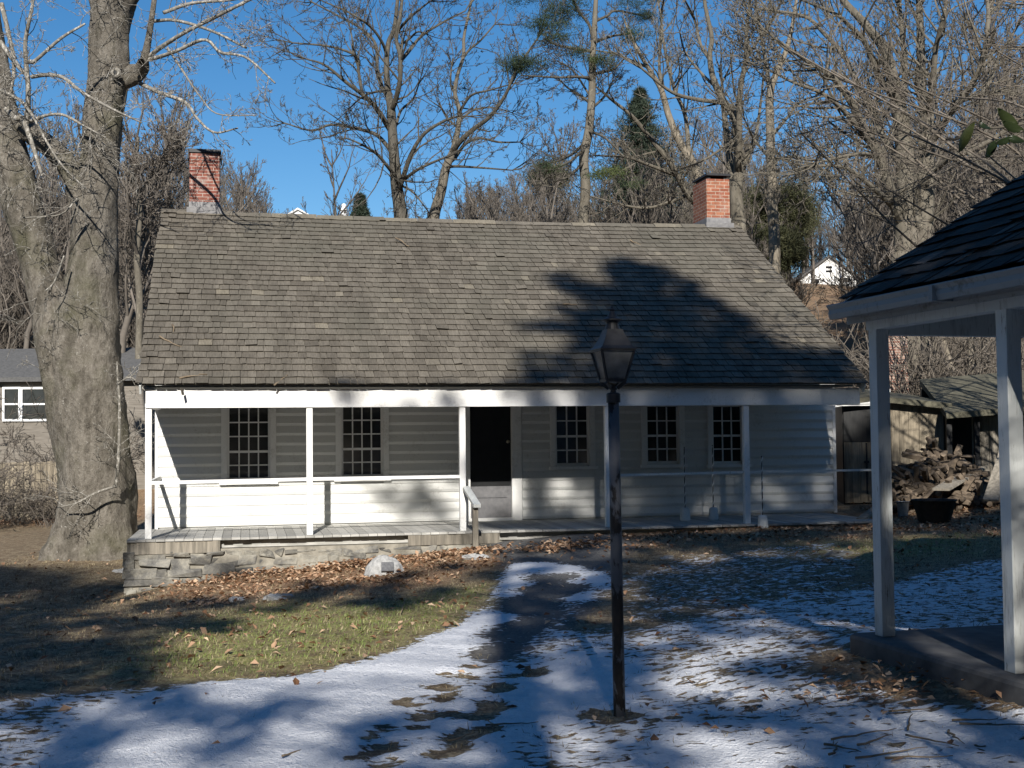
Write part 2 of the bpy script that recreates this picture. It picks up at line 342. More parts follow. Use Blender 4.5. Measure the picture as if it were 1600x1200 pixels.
def make_ground():
    st = .045
    fx = np.arange(-9, 9.001, st); fy = np.arange(5.4, 23.2, st)
    g = np.cumsum(.045 * 1.12 ** np.arange(1, 62)); g = g[g < 330]
    xs = np.concatenate([-9 - g[::-1], fx, fx[-1] + g]); ys = np.concatenate([5.4 - g[::-1], fy, fy[-1] + g])
    X, Y = np.meshgrid(xs, ys); FX, FY = np.meshgrid(fx, fy)
    snow = np.zeros(FX.shape); green = np.zeros(FX.shape); path = np.zeros(FX.shape); leaf = np.full(FX.shape, .2)
    for pts, v in [
        ([(-400, 1085), (0, 1092), (150, 1078), (300, 1066), (430, 1060), (560, 1036), (640, 1008), (720, 975), (760, 940), (790, 905), (850, 985), (1000, 985), (1100, 960), (1230, 925), (1320, 925), (1400, 905), (1560, 872), (1900, 850), (1900, 1300), (-400, 1300)], .52),
        ([(960, 905), (1060, 870), (1300, 845), (1360, 870), (1330, 920), (1200, 930), (1060, 965), (960, 985)], .36),
        ([(1090, 1040), (1310, 1000), (1340, 1020), (1290, 1090), (1000, 1130), (980, 1080)], .58),
        ([(130, 1110), (340, 1068), (430, 1062), (560, 1038), (640, 1010), (720, 977), (762, 942), (778, 915), (795, 880), (850, 878), (950, 895), (952, 915), (905, 950), (870, 985), (820, 1022), (700, 1060), (640, 1090), (560, 1130), (500, 1300), (60, 1300)], .93),
        ([(560, 1130), (760, 1070), (900, 1020), (1000, 1040), (960, 1100), (800, 1160), (700, 1300), (480, 1300)], .84),
        ([(1000, 1150), (1300, 1120), (1600, 1110), (1800, 1300), (900, 1300)], .72),
        ([(1290, 1000), (1400, 1040), (1560, 1075), (1700, 1090), (1500, 1110), (1350, 1075), (1250, 1045)], .12),
        ]: snow[inside(FX, FY, poly_xy(pts))] = v
    for pts in [
        [(835, 893), (872, 900), (905, 893), (915, 900), (880, 912), (930, 917), (880, 935), (890, 948), (872, 965), (850, 985), (830, 1004), (800, 1030), (765, 1042), (735, 1030), (722, 1024), (745, 1012), (775, 1008), (758, 1000), (742, 994), (775, 985), (762, 978), (800, 972), (832, 966), (780, 958), (768, 945), (790, 935), (815, 930), (800, 922), (838, 912), (812, 903)]]:
        m = inside(FX, FY, poly_xy(pts)); snow[m] = 0
    big = snow.copy()
    m = inside(FX, FY, poly_xy([(740, 845), (960, 835), (1000, 850), (960, 890), (930, 950), (860, 1010), (790, 1040), (720, 1035), (770, 950), (800, 890)])); path[m] = 1
    for x, y, a, b in [(633, 1100, 20, 8), (666, 1121, 20, 9), (706, 1118, 17, 5), (659, 1140, 15, 4.5), (601, 1139, 15, 5), (584, 1154, 15, 5), (606, 1170, 27, 8), (554, 1185, 20, 5), (687, 1076, 21, 6), (725, 1059, 15, 5), (745, 1042, 17, 5),
        (697, 1092, 22, 7), (736, 1148, 26, 16), (715, 1172, 22, 9), (600, 1198, 30, 5), (692, 1181, 20, 8), (781, 1076, 24, 8), (772, 1103, 26, 9), (752, 1120, 24, 9), (838, 1052, 20, 8), (790, 1058, 16, 5), (700, 1056, 14, 3), (968, 1122, 38, 9), (930, 1118, 26, 6), (650, 1115, 10, 3), (1400, 1166, 13, 6), (1530, 1172, 16, 6), (1455, 1120, 9, 6), (1120, 1096, 20, 5), (1260, 1070, 20, 5)]:
        c = ground_hit(x, y); ex = ground_hit(x + a, y); ey = ground_hit(x, y - b); rx = abs(ex[0] - c[0]); ry = abs(ey[1] - c[1]) + .03
        ang = math.sin(x * 7.1) * .6; dx = (FX - c[0]) * math.cos(ang) + (FY - c[1]) * math.sin(ang); dy = -(FX - c[0]) * math.sin(ang) + (FY - c[1]) * math.cos(ang)
        r2 = (dx / (rx + .02)) ** 2 + (dy / ry) ** 2
        snow = np.minimum(snow, np.clip((r2 - .7) * 1.6, 0, 1))
    green[inside(FX, FY, poly_xy([(240, 1000), (330, 960), (430, 935), (560, 950), (740, 915), (800, 900), (720, 975), (640, 1010), (520, 1045), (400, 1062), (240, 1070), (180, 1050)]))] = 1
    green[inside(FX, FY, poly_xy([(1200, 835), (1300, 850), (1420, 838), (1560, 825), (1560, 860), (1400, 880), (1250, 870)]))] = .7
    leaf[green > .5] = .36
    leaf[inside(FX, FY, poly_xy([(230, 930), (300, 905), (450, 890), (700, 862), (790, 850), (780, 890), (640, 920), (480, 925), (300, 950)]))] = 1
    leaf[inside(FX, FY, poly_xy([(830, 855), (1000, 830), (1350, 800), (1700, 760), (1700, 830), (1400, 835), (1100, 850), (900, 872)]))] = .8
    leaf[inside(FX, FY, poly_xy([(1290, 1000), (1400, 1050), (1600, 1085), (1600, 1110), (1400, 1090), (1260, 1045)]))] = .8
    sn = np.minimum(blur(big, 3), blur(np.where(big > 0, snow / np.maximum(big, 1e-6), 1), 1) * 1.0); green = blur(green, 8); path = blur(path, 2); leaf = blur(leaf, 5)
    full = {}
    ix = np.searchsorted(xs, fx[0] - 1e-6); iy = np.searchsorted(ys, fy[0] - 1e-6)
    for nme, A, dv in (('snow', sn, 0), ('green', green, 0), ('path', path, 0), ('leafy', leaf, .25)):
        Fm = np.full(X.shape, float(dv)); Fm[iy:iy + A.shape[0], ix:ix + A.shape[1]] = A; full[nme] = Fm
    near = (Y < 5.4) & (Y > -25) & (np.abs(X) < 25); full['snow'][near] = .62
    full['leafy'][Y > 30] = .75
    Z = G(X, Y) + .03 * np.clip(full['snow'], 0, .9) ** 2 + .012 * rng.normal(size=X.shape) * (np.abs(X) < 9.1) * ((Y > 5.3) & (Y < 23.3)) * .35
    V = np.stack([X, Y, Z], -1).reshape(-1, 3); h, w = X.shape; idx = np.arange(h * w).reshape(h, w)
    F = np.stack([idx[:-1, :-1], idx[:-1, 1:], idx[1:, 1:], idx[1:, :-1]], -1).reshape(-1, 4)
    b = MB(); b.add(V, F, 0)
    m, t, bs = mat('winter_lawn')
    v = coord(t, 'Object'); n1 = noise(t, v, 6.5, 6, .62); n2 = noise(t, v, 34, 4, .65); n3 = noise(t, v, 1.2, 4, .55); nl = noise(t, v, 75, 3, .6)
    vs = coord(t, 'Object', (9, 15, 6)); ns = noise(t, vs, 1.0, 3, .55, .3)
    dirt = ramp(t, n2, [(.3, (.045, .034, .022)), (.5, (.13, .1, .066)), (.7, (.3, .245, .17))])
    straw = ramp(t, n2, [(.3, (.13, .105, .06)), (.65, (.46, .39, .26))])
    c = mix(t, ramp(t, n1, [(.42, 0), (.6, .75)]), dirt, straw)
    gr = ramp(t, n2, [(.3, (.10, .125, .028)), (.5, (.28, .31, .085)), (.68, (.55, .52, .26))])
    gm = math_(t, 'MULTIPLY', attr(t, 'green'), ramp(t, n1, [(.38, .12), (.6, .95)]), True); c = mix(t, gm, c, gr)
    lf = ramp(t, nl, [(.3, (.09, .045, .025)), (.5, (.27, .16, .09)), (.7, (.5, .36, .24))])
    lm = math_(t, 'MULTIPLY', attr(t, 'leafy'), ramp(t, n3, [(.35, .5), (.6, 1)]), True); c = mix(t, lm, c, lf)
    pa = ramp(t, n2, [(.3, (.085, .085, .085)), (.7, (.19, .187, .18))]); c = mix(t, attr(t, 'path'), c, pa)
    # snow lies where the amount beats the roughness of the turf
    s = math_(t, 'SUBTRACT', attr(t, 'snow'), math_(t, 'MULTIPLY', math_(t, 'SUBTRACT', ns, .29), 1.55))
    s = math_(t, 'ADD', s, math_(t, 'MULTIPLY', math_(t, 'SUBTRACT', n2, .5), .28)); s = math_(t, 'ADD', s, math_(t, 'MULTIPLY', math_(t, 'SUBTRACT', n3, .5), .28))
    sm = ramp(t, s, [(.08, 0), (.17, 1)])
    c = mix(t, sm, c, ramp(t, n2, [(.3, (.72, .74, .78)), (.7, (.84, .86, .9))]))
    t.links.new(c, bs.inputs['Base Color']); bs.inputs['Roughness'].default_value = .85; bs.inputs['Specular IOR Level'].default_value = .2
    hh = math_(t, 'ADD', math_(t, 'MULTIPLY', sm, 1.3), math_(t, 'ADD', math_(t, 'MULTIPLY', n2, .8), math_(t, 'MULTIPLY', nl, .5)))
    bump(t, bs, hh, 1, .032)
    o = b.build('ground', m, smooth=True)
    for nme, A in full.items():
        a = o.data.attributes.new(nme, 'FLOAT', 'POINT'); a.data.foreach_set('value', A.ravel())
    tag(o, kind='structure')
    def sample(A, x, y):
        i = np.clip(((y - fy[0]) / st).astype(int), 0, len(fy) - 1); j = np.clip(((x - fx[0]) / st).astype(int), 0, len(fx) - 1); return A[i, j]
    return lambda x, y: (sample(sn, x, y), sample(green, x, y), sample(path, x, y), sample(leaf, x, y))
SURF = make_ground()

# ------------------------------------------------------------------ the white cottage
A_ = R_(12); P1 = PT(232, 842, 18.83); DK = P1[2]
hd = np.array([math.cos(A_), math.sin(A_), 0]); hn = np.array([-hd[1], hd[0], 0])
def H(u, v, z): return np.array([P1[0], P1[1], 0]) + hd * u + hn * v + np.array([0, 0, z])
def HP(px, py, v):
    """photo point on the cottage plane v behind the posts -> (u, z)"""
    d = nF + nR * (px - 800) / FPX - nU * (py - 600) / FPX; o = np.array([-P1[0], -P1[1], EYE])
    t = (v - o @ hn) / (d @ hn); q = o + d * t; return q @ hd, q[2]
house = empty('cottage', (P1[0], P1[1], 0), A_, label='long low white clapboard cottage with a shingled roof sweeping over its front porch', cat='cottage')
VW = 2.1; UL = HP(247, 800, VW)[0]; UR = HP(1302, 780, VW)[0]; ZE = 2.41; VE = -.24; VR = 5.25; ZR = HP(262, 331, VR)[1]; SL = (ZR - ZE) / (VR - VE)
ROOF_L = -.16; ROOF_R = HP(1357, 597, VE)[0]
WALLTOP = lambda v: ZE + (v - VE) * SL - .12
# openings: (px0, px1, ytop, ybot, cols, rows_up, rows_low)
WIN = [(355, 422, 640, 750, 4, 3, 2), (533, 598, 637, 745, 4, 3, 2), (867, 920, 637, 727, 3, 2, 2), (1009, 1060, 638, 724, 3, 2, 2), (1112, 1160, 638, 724, 3, 2, 2)]
WR = [(HP(a, yt, VW)[0], HP(b, yt, VW)[0], HP(a, yb, VW)[1], HP(a, yt, VW)[1] + (.02), c, ru, rl) for a, b, yt, yb, c, ru, rl in WIN]
DU0, DU1 = HP(734, 700, VW)[0], HP(799, 700, VW)[0]; DZ0 = DK + .02; DZ1 = HP(760, 634, VW)[1] + .05
ZW = 3.6
def clapboards(b, u0, u1, z0, z1, y, step, holes=(), sag=0):
    z = z0; k = 0
    while z < z1 - .01:
        zt = min(z + step, z1); segs = [(u0, u1)]
        for hu0, hu1, hz0, hz1 in holes:
            if hz1 > z + .005 and hz0 < zt - .005:
                ns = []
                for a, c in segs:
                    if hu1 <= a or hu0 >= c: ns.append((a, c)); continue
                    if hu0 > a: ns.append((a, hu0))
                    if hu1 < c: ns.append((hu1, c))
                segs = ns
        for a, c in segs:
            j = rng.uniform(-.004, .004, 2); t = random.random()
            zs_ = z + .048
            b.hexa([[a, y - .022, z + j[0]], [c, y - .022, z + j[1]], [c, y + .01, z + j[1]], [a, y + .01, z + j[0]], [a, y - .036, zs_ + j[0]], [c, y - .036, zs_ + j[1]], [c, y + .01, zs_ + j[1]], [a, y + .01, zs_ + j[0]]], t)
            b.hexa([[a, y - .036, zs_ + j[0]], [c, y - .036, zs_ + j[1]], [c, y + .01, zs_ + j[1]], [a, y + .01, zs_ + j[0]], [a, y - .004, zt + .008], [c, y - .004, zt + .008], [c, y + .01, zt + .008], [a, y + .01, zt + .008]], t)
        z += step; k += 1
holes = [(a - .01, b - -.01, z0 - .02, ZW) for a, b, z0, z1, *_ in WR] + [(DU0 - .17, DU1 + .19, 0, ZW)]
b = MB(); clapboards(b, UL, UR, DK + .02, 2.75, VW, .168, [(a, b_, c, d) for a, b_, c, d in holes]); b.build('clapboard_front', M['white_wall'], house)
b = MB()   # solid core behind the boards, with the openings left out
us = sorted([UL + .02, UR - .02] + [x for h in holes for x in h[:2]]); 
for a, c in zip(us[:-1], us[1:]):
    hh = [h for h in holes if h[0] <= a + 1e-6 and h[1] >= c - 1e-6]
    if hh:
        if hh[0][2] > .1: b.box(a, c, VW + .01, VW + .14, 0.0, hh[0][2])
        b.box(a, c, VW + .011, VW + .14, 2.42, 3.4)
    else: b.box(a, c, VW + .01, VW + .14, 0.0, 3.4)
VB = 8.5
for u in (UL + .02, ROOF_R - .24):   # gable walls
    for x in (u, u + .12):
        b.add([[x, VW + .14, -.8], [x, VB, -.8], [x, VB, WALLTOP(2 * VR - VB)], [x, VW + .14, WALLTOP(VW)]], [[0, 1, 2, 3]])
        b.add([[x, VB, WALLTOP(2 * VR - VB)], [x, VR, WALLTOP(VR)], [x, VW + .14, WALLTOP(VW)]], [[0, 1, 2]])
b.box(UL, ROOF_R - .12, VB, VB + .12, -.8, WALLTOP(2 * VR - VB))
b.box(UL + .2, UR - .2, VW + 1.2, VW + 1.3, 0, 3.4)    # dark rooms: an inner partition
b.build('wall', M['white_wall'], house)
b = MB()  # corner boards
b.box(UL - .05, UL + .0, VW - .035, VW + .16, -.2, 3.2); b.build('corner_board', M['white'], house)
b = MB(); b.box(UR, UR + .06, VW - .035, VW + .16, -.0, 3.2); b.build('corner_board', M['white'], house)
# windows
for a, c, z0, z1, nc, ru, rl in WR:
    f = MB(); cw = .10
    f.box(a - cw, a, VW - .05, VW + .06, z0 - .02, z1 + .10); f.box(c, c + cw, VW - .05, VW + .06, z0 - .02, z1 + .10); f.box(a, c, VW - .049, VW + .06, z1 + .01, z1 + .10)
    w = f.build('window', M['white'], house)
    s = MB(); s.box(a - cw - .03, c + cw + .03, VW - .10, VW + .05, z0 - .075, z0 - .022); s.build('sill', M['white'], w)
    m_ = MB(); rows = ru + rl; bt = .022; zmid = z0 + (z1 - z0) * rl / rows - .01; y0, y1 = VW + .02, VW + .045
    m_.box(a, a + .035, y0, y1, z0, z1); m_.box(c - .035, c, y0, y1, z0, z1); m_.box(a + .035, c - .035, y0, y1, z0 - .02, z0 + .035); m_.box(a + .035, c - .035, y0 - .004, y1, zmid - .02, zmid + .02)
    for i in range(1, nc): x = a + .035 + (c - a - .07) * i / nc; m_.box(x - bt / 2, x + bt / 2, y0 + .003, y1, z0 + .035, zmid - .02); m_.box(x - bt / 2, x + bt / 2, y0 + .003, y1, zmid + .02, z1)
    for lo, hi, n_ in ((z0 + .035, zmid - .02, rl), (zmid + .02, z1, ru)):
        for i in range(1, n_): z = lo + (hi - lo) * i / n_; m_.box(a + .035, c - .035, y0 + .005, y1 - .002, z - bt / 2, z + bt / 2)
    m_.build('muntin', M['white'], w)
    p = MB(); p.box(a, c, VW + .046, VW + .052, z0, z1 + .05); p.build('pane', M['pane'], w)
# door
d_ = MB(); zs = HP(765, 760, VW)[1]; d_.box(DU0, DU1, VW + .05, VW + .09, zs, DZ1 + .25); door = d_.build('door', M['door_black'], house)
d_ = MB(); d_.box(DU0, DU1, VW + .045, VW + .088, DZ0 + .03, zs); d_.box(DU0 + .05, DU1 - .08, VW + .03, VW + .05, zs - .2, zs - .185); d_.build('kick_panel', M['door_grey'], door)
d_ = MB(); ku, kz = HP(794, 690, VW); d_.lathe([(0, 0), (.02, .0), (.03, .02), (.03, .035), (.018, .05), (0, .052)], 12); kn = d_.build('knob', M['brass'], door, smooth=True); kn.location = (ku, VW + .05, kz); kn.rotation_euler = (R_(90), 0, 0)
d_ = MB(); d_.box(DU0 - .16, DU0, VW - .04, VW + .06, DK + .0, DZ1 + .2); d_.box(DU1, DU1 + .18, VW - .04, VW + .06, DK + .0, DZ1 + .2); d_.box(DU0, DU1, VW - .06, VW + .12, DK + .0, DZ0 + .03); d_.build('door_frame', M['white'], house)
# porch ceiling, deck, posts, beam, rail
b = MB(); b.box(ROOF_L + .1, ROOF_R - .1, .12, VW - .03, 2.43, 2.46); b.build('porch_ceiling', M['ceiling'], house)
b = MB()
u = -.30; UDR = HP(1362, 800, .2)[0]
while u < UDR:
    w = .138; b.box(u, u + w - .006, -.16 + rng.uniform(-.02, .012), VW - .03, DK - .035, DK + rng.uniform(-.003, .003)); u += w
b.box(-.3, UDR, -.02, VW, DK - .16, DK - .04); b.build('deck', M['grey_deck'], house)
PS = 2.395
for k in range(6):
    zt = 2.12; x0 = k * PS; w = .048
    b = MB(); b.box(x0 - w, x0 + w, -w, w, DK, zt); b.build('post', M['white'], house, bevel=.006)
b = MB()
b.box(ROOF_L + .12, ROOF_R - .08, -.075, .09, 2.112, 2.392, tint=.5)
b.box(ROOF_L + .1, ROOF_L + .22, .09, VW - .03, 2.13, 2.392)
b.build('porch_beam', M['white'], house)
for k in range(5):
    if k == 2: continue
    z = DK + .84; b = MB(); a = k * PS + .048; c = (k + 1) * PS - .048; s0, s1 = rng.uniform(-.012, .012, 2)
    if k < 2: b.hexa([[a, -.045, z - .02 + s0], [c, -.045, z - .02 + s1], [c, .03, z - .02 + s1], [a, .03, z - .02 + s0], [a, -.045, z + .03 + s0], [c, -.045, z + .03 + s1], [c, .03, z + .03 + s1], [a, .03, z + .03 + s0]])
    else: b.beam((a, 0, z - .03 + .02 * (k - 2)), (c, 0, z + .01), .05, .035)
    b.build('rail', M['white_worn' if k > 1 else 'white'], house)
b = MB(); b.beam((0, .05, DK + .83), (UL + .02, VW - .06, DK + .85), .05, .06); b.build('rail', M['white'], house)
b = MB(); b.box(-.28, 2.2, -.09, VW, -.9, DK - .17); b.box(2.2, 5.4, -.12, VW, -.9, DK - .17); b.box(5.4, UDR, .02, VW, -.9, DK - .165); b.build('foundation', M['mortar'], house)
b = MB(); b.box(-.3, 1.05, -.14, -.095, DK - .22, DK - .04, .7); b.build('skirt_board', M['wood_grey'], house); b = MB(); b.box(3.9, 5.35, -.15, -.125, DK - .2, DK - .04, .2); b.build('skirt_board', M['wood_grey'], house)
b = MB(); row = 0; z = -.95
while z < DK - .26:
    hgt = rng.uniform(.10, .17); u = -.36 + rng.uniform(0, .05)
    while u < 5.3:
        w = rng.uniform(.12, .5); pr = (-.098 if u < 2.1 else -.128) - rng.uniform(-.004, .014) - (.04 if u < .9 else 0)
        dz = rng.uniform(-.03, .03, 2); b.box(u + .006, u + w - .006, pr, 0, z + .004 + dz[0], min(z + hgt + dz[1], DK - .2) - .004, j=.034); u += w
    z += hgt
for z, hgt in ((-.9, .25), (-.65, .2), (-.45, .2), (-.25, .18)):
    v = -.1
    while v < VW: w = rng.uniform(.25, .5); b.box(-.36, -.2, v + .01, v + w, z, z + hgt - .02, j=.02); v += w
b.build('foundation_stone', M['stone'], house, bevel=.018)
# roof: individual shingles in courses
roofm = MB(); 
def shingle_plane(b, u0, u1, va, za, vb, zb, exp, wmin, wmax, thick=.014, jit=.012, miss=0, sag=0):
    L = math.hypot(vb - va, zb - za); dv, dz = (vb - va) / L, (zb - za) / L; nv, nz = -dz, dv
    if nz < 0: nv, nz = -nv, -nz
    n = int(L / exp); 
    for i in range(n + 1):
        s0 = i * exp; u = u0 - rng.uniform(0, wmin); wav = rng.uniform(-.006, .006); ph = rng.uniform(0, 6)
        while u < u1:
            w = rng.uniform(wmin, wmax); a = max(u, u0 + rng.uniform(-.02, .015)); c = min(u + w, u1 + rng.uniform(-.015, .02)); u += w
            if c - a < .03: continue
            if random.random() < miss: continue
            sg = lambda x: sag * math.sin(math.pi * (x - u0) / (u1 - u0)) * (s0 / L)
            s = s0 + wav * math.sin(a * 1.3 + ph) + rng.uniform(-jit, jit) * .7; e = min(s + exp * 1.9, L + .01)
            lift = thick * 1.9 + rng.uniform(0, .004) + (rng.uniform(.008, .022) if random.random() < .025 else 0); sk = rng.uniform(-.006, .006)
            g = rng.uniform(.002, .006); tw = rng.uniform(-.006, .006)
            P = []
            for (uu, ss, hh) in ((a + g, s - sk + .022, lift - thick), (c - g, s + sk + .022, lift - thick), (c - g, e, .0), (a + g, e, .0), (a + g, s - sk, lift), (c - g, s + sk, lift), (c - g, e, .006), (a + g, e, .006)):
                hh += tw * (1 if uu > (a + c) / 2 else -1) * (ss < s + .1); P.append([uu, va + dv * ss + nv * hh, za + dz * ss + nz * hh - sg(uu)])
            b.hexa(P, random.random() ** 1.0)
shingle_plane(roofm, ROOF_L, ROOF_R, VE, ZE + .03, VR, ZR, .2, .10, .25, thick=.021, jit=.009, miss=.0012, sag=.05)
r_ = roofm.build('roof', M['shingle'], house)
b = MB(); th = .06
for k in range(12):   # boarding under the shingles, follows the sag
    ua, ub = ROOF_L + .02 + (ROOF_R - ROOF_L - .04) * k / 12, ROOF_L + .02 + (ROOF_R - ROOF_L - .04) * (k + 1) / 12
    sa, sb_ = [.05 * math.sin(math.pi * t / 12) for t in (k, k + 1)]
    b.hexa([[ua, VE + .14, ZE + .045], [ub, VE + .14, ZE + .045], [ub, VR, ZR - th - .02 - sb_], [ua, VR, ZR - th - .02 - sa], [ua, VE + .14, ZE + .025 + .11 * SL], [ub, VE + .14, ZE + .025 + .11 * SL], [ub, VR, ZR - .008 - sb_], [ua, VR, ZR - .008 - sa]], .3)
    zb = ZR - (VB + .35 - VR) * SL
    b.hexa([[ua, VR, ZR - th - .02 - sa], [ub, VR, ZR - th - .02 - sb_], [ub, VB + .35, zb - .07], [ua, VB + .35, zb - .07], [ua, VR, ZR - .004 - sa], [ub, VR, ZR - .004 - sb_], [ub, VB + .35, zb], [ua, VB + .35, zb]], .3)
b.build('roof_boarding', M['wood_grey'], r_)
b = MB(); k = 0; u = ROOF_L
while u < ROOF_R - .1:
    e = min(u + rng.uniform(.5, .9), ROOF_R); s0 = .05 * math.sin(math.pi * (u - ROOF_L) / (ROOF_R - ROOF_L)); hz = rng.uniform(-.01, .012)
    b.hexa([[u, VR - .13, ZR - .06 - s0 + hz], [e - .01, VR - .13, ZR - .06 - s0 + hz], [e - .01, VR + .02, ZR + .03 - s0 + hz], [u, VR + .02, ZR + .03 - s0 + hz], [u, VR - .13, ZR - .038 - s0 + hz], [e - .01, VR - .13, ZR - .038 - s0 + hz], [e - .01, VR + .02, ZR + .052 - s0 + hz], [u, VR + .02, ZR + .052 - s0 + hz]], .75 + .3 * random.random()); u = e
b.build('ridge_board', M['shingle'], r_)
b = MB(); b.beam((ROOF_L + .05, VE + .05, ZE - .03), (ROOF_L + .05, VR, ZR - .07), .03, .14); b.build('rake_board', M['white_worn'], r_); b = MB(); b.beam((ROOF_R - .05, VE + .05, ZE - .03), (ROOF_R - .05, VR, ZR - .07), .03, .14); b.build('rake_board', M['white_worn'], r_)
b = MB(); hu, hz = HP(284, 612, VE); b.beam((hu, VE - .015, hz + .05), (hu + .02, VE - .03, hz - .05), .05, .012); b.build('loose_shingle', M['shingle'], r_)
# chimneys
def chimney(px0, px1, ytop, ybot, dep, m, capgap, front=-.02):
    v0 = VR + front; u0 = HP(px0, 300, v0)[0]; u1 = HP(px1, 300, v0)[0]; zt = HP(px0, ytop, v0)[1]; zf = HP(px0, ybot, v0)[1]
    b = MB(); b.box(u0, u1, v0, v0 + dep, 4.6, zt); c = b.build('chimney', m, house, bevel=.006)
    b = MB()
    if capgap:
        b.box(u0 + .0, u1 + .02, v0 - .02, v0 + dep + .02, zt + .07, zt + .115); b.box(u0 + .05, u0 + .11, v0 + .05, v0 + dep - .05, zt, zt + .07); b.box(u1 - .11, u1 - .05, v0 + .05, v0 + dep - .05, zt, zt + .07)
    else:
        b.box(u0 - .03, u1 + .03, v0 - .03, v0 + dep + .03, zt + .002, zt + .07); b.box(u0 - .035, u0 - .012, v0 - .034, v0 + dep, zt - .12, zt + .002); b.box(u1 + .012, u1 + .035, v0 - .034, v0 + dep, zt - .1, zt + .002)
    b.build('chimney_cap', M['metal_dark'], c)
    b = MB(); b.box(u0 - .012, u1 + .012, v0 - .012, v0 + dep + .012, zf - .35, zf + .14); b.box(u0 - .05, u1 + .05, v0 - .09, v0 - .013, zf - .12, zf + .02)
    b.build('flashing', M['lead'], c); return c
chimney(296, 343, 238, 326, .62, M['brick'], False)
chimney(1104, 1140, 279, 350, .82, M['brick_orange'], True)

# ------------------------------------------------------------------ small things at the porch
def gz(x, y): return float(G(x, y))
# short handrail beside the step
t0 = H(*[HP(728, 770, -.05)[0], -.08, 0]); hr = empty('handrail', (H(5.12, -1.0, 0)[0], H(5.12, -1.0, 0)[1], 0), A_, label='short sloping weathered handrail on one post beside the porch step', cat='handrail')
pu, pz = HP(743, 862, -.9); 
b = MB(); zr = HP(743, 790, -.9)[1]; b.box(pu - 5.12 - .04, pu - 5.12 + .04, .06, .15, pz - .08, zr - .02); b.build('post', M['wood_grey'], hr)
b = MB(); b.beam((HP(728, 765, -.05)[0] - 5.12, .95, HP(728, 762, -.05)[1]), (pu - 5.12 + .01, -.02, zr + .0), .11, .05); b.build('rail', M['white_worn'], hr)
# stone with a plaque
c = ground_hit(600, 897); st_ = empty('memorial_stone', (c[0], c[1], gz(*c)), R_(5), label='pale rough granite stone carrying a small grey plaque in the leaves below the porch', cat='stone')
b = MB(); b.lathe([(.30, -.08), (.285, .02), (.25, .11), (.17, .20), (.08, .245), (.001, .25)], 11); V = b.v[0]; V *= [1, .6, 1]; V[:, 1] += np.clip(V[:, 2], 0, 1) * .25; V += rng.uniform(-.016, .016, V.shape); b.build('stone', M['granite'], st_, bevel=.008)
b = MB(); b.beam((.05, -.175, .055), (.05, -.085, .165), .17, .03, up=(0, -1, .8)); b.build('plaque', M['plaque'], st_)
# flat stones in the grass
for px, py, w, lab in [(435, 935, .2, 'flat pale stone sunk in the lawn below the porch, nearer the plaque stone'), (372, 938, .13, 'small grey stone in leaves below the porch foundation, left of the larger flat one'), (745, 872, .24, 'rough grey footing stone at the foot of the short handrail'), (1310, 868, .2, 'dark lump of rock in the grass beyond the lamp post'), (1045, 873, .1, 'small pale stone in the grass right of the lamp post'), (190, 893, .17, 'pale stone lying in front of the sycamore by the porch corner')]:
    c = ground_hit(px, py); b = MB(); b.lathe([(0.001, .35), (.5, .33), (.85, .2), (1, 0), (.9, -.2)], 11); V = b.v[0]; V *= [w, w * .6, w * .6]; V += rng.uniform(-.025, .025, V.shape)
    o = b.build('rock', M['granite'] if py != 868 else M['stone'], smooth=False); o.location = (c[0], c[1], gz(*c)); tag(o, lab, 'rock')
# poles standing in weighted bases
for px, y0, y1, base, lab in [(1069, 700, 803, .8, 'thin banded pole in a grey base on the porch, leftmost of the three'), (1113, 697, 803, .8, 'thin banded pole in a grey base on the porch, middle of the three'), (1190, 714, 815, 1, 'thin banded pole in a white bucket base, rightmost, beyond the porch post')]:
    v = 1.0 if base < 1 else -.35; u, zt = HP(px, y0, v); p = H(u, v, 0); zb = DK if base < 1 else gz(p[0], p[1]); s = empty('pole_stand', (p[0], p[1], zb), label=lab, cat='pole', group='banded poles in weighted bases')
    b = MB(); b.lathe([(0.001, 0), (.085, 0), (.09, .02), (.075, .19), (.06, .21), (.02, .22), (.001, .22)], 16); b.build('base', M['white_worn'], s, smooth=False)
    b = MB(); zz = np.linspace(.2, zt - zb, 170); an = zz * 38; b.tube(np.stack([.011 * np.cos(an), .011 * np.sin(an), zz], 1), .008, 5)
    b.build('spiral_band', M['white'], s); b = MB(); b.tube([(0, 0, .2), (0, 0, zt - zb + .02)], .009, 8); b.build('pole', M['metal_dark'], s)

# ------------------------------------------------------------------ lamp post
c = ground_hit(968, 1118); LX, LY = c; lz = gz(LX, LY); lamp = empty('lamp_post', (LX, LY, lz), R_(14), label='tall black lantern lamp post with peeling paint standing in the snow', cat='lamp post')
tp = PT(958, 612, LY); lean = (tp[0] - LX) / (tp[2] - lz); K = LY / FPX
Lz = lambda y: PT(958, y, LY)[2] - lz
lean_l = lean
b = MB(); b.tube([(lean * -.05, 0, -.1), (0, 0, 0), (lean * .9, 0, .9), (lean * 1.8, 0, Lz(628))], [9.6 * K, 9.4 * K, 9.2 * K, 8.6 * K], 20); b.build('post', M['lamp_post'], lamp, smooth=True)
hx = lean * Lz(612)
b = MB(); b.lathe([(.001, Lz(630)), (11 * K, Lz(629)), (11 * K, Lz(616)), (9.5 * K, Lz(614)), (5 * K, Lz(613)), (4 * K, Lz(610)), (6 * K, Lz(607)), (4.5 * K, Lz(604))], 20, (hx, 0, 0)); b.build('collar', M['metal_dark'], lamp, smooth=False)
b = MB(); zt0, zt1 = Lz(604), Lz(597)
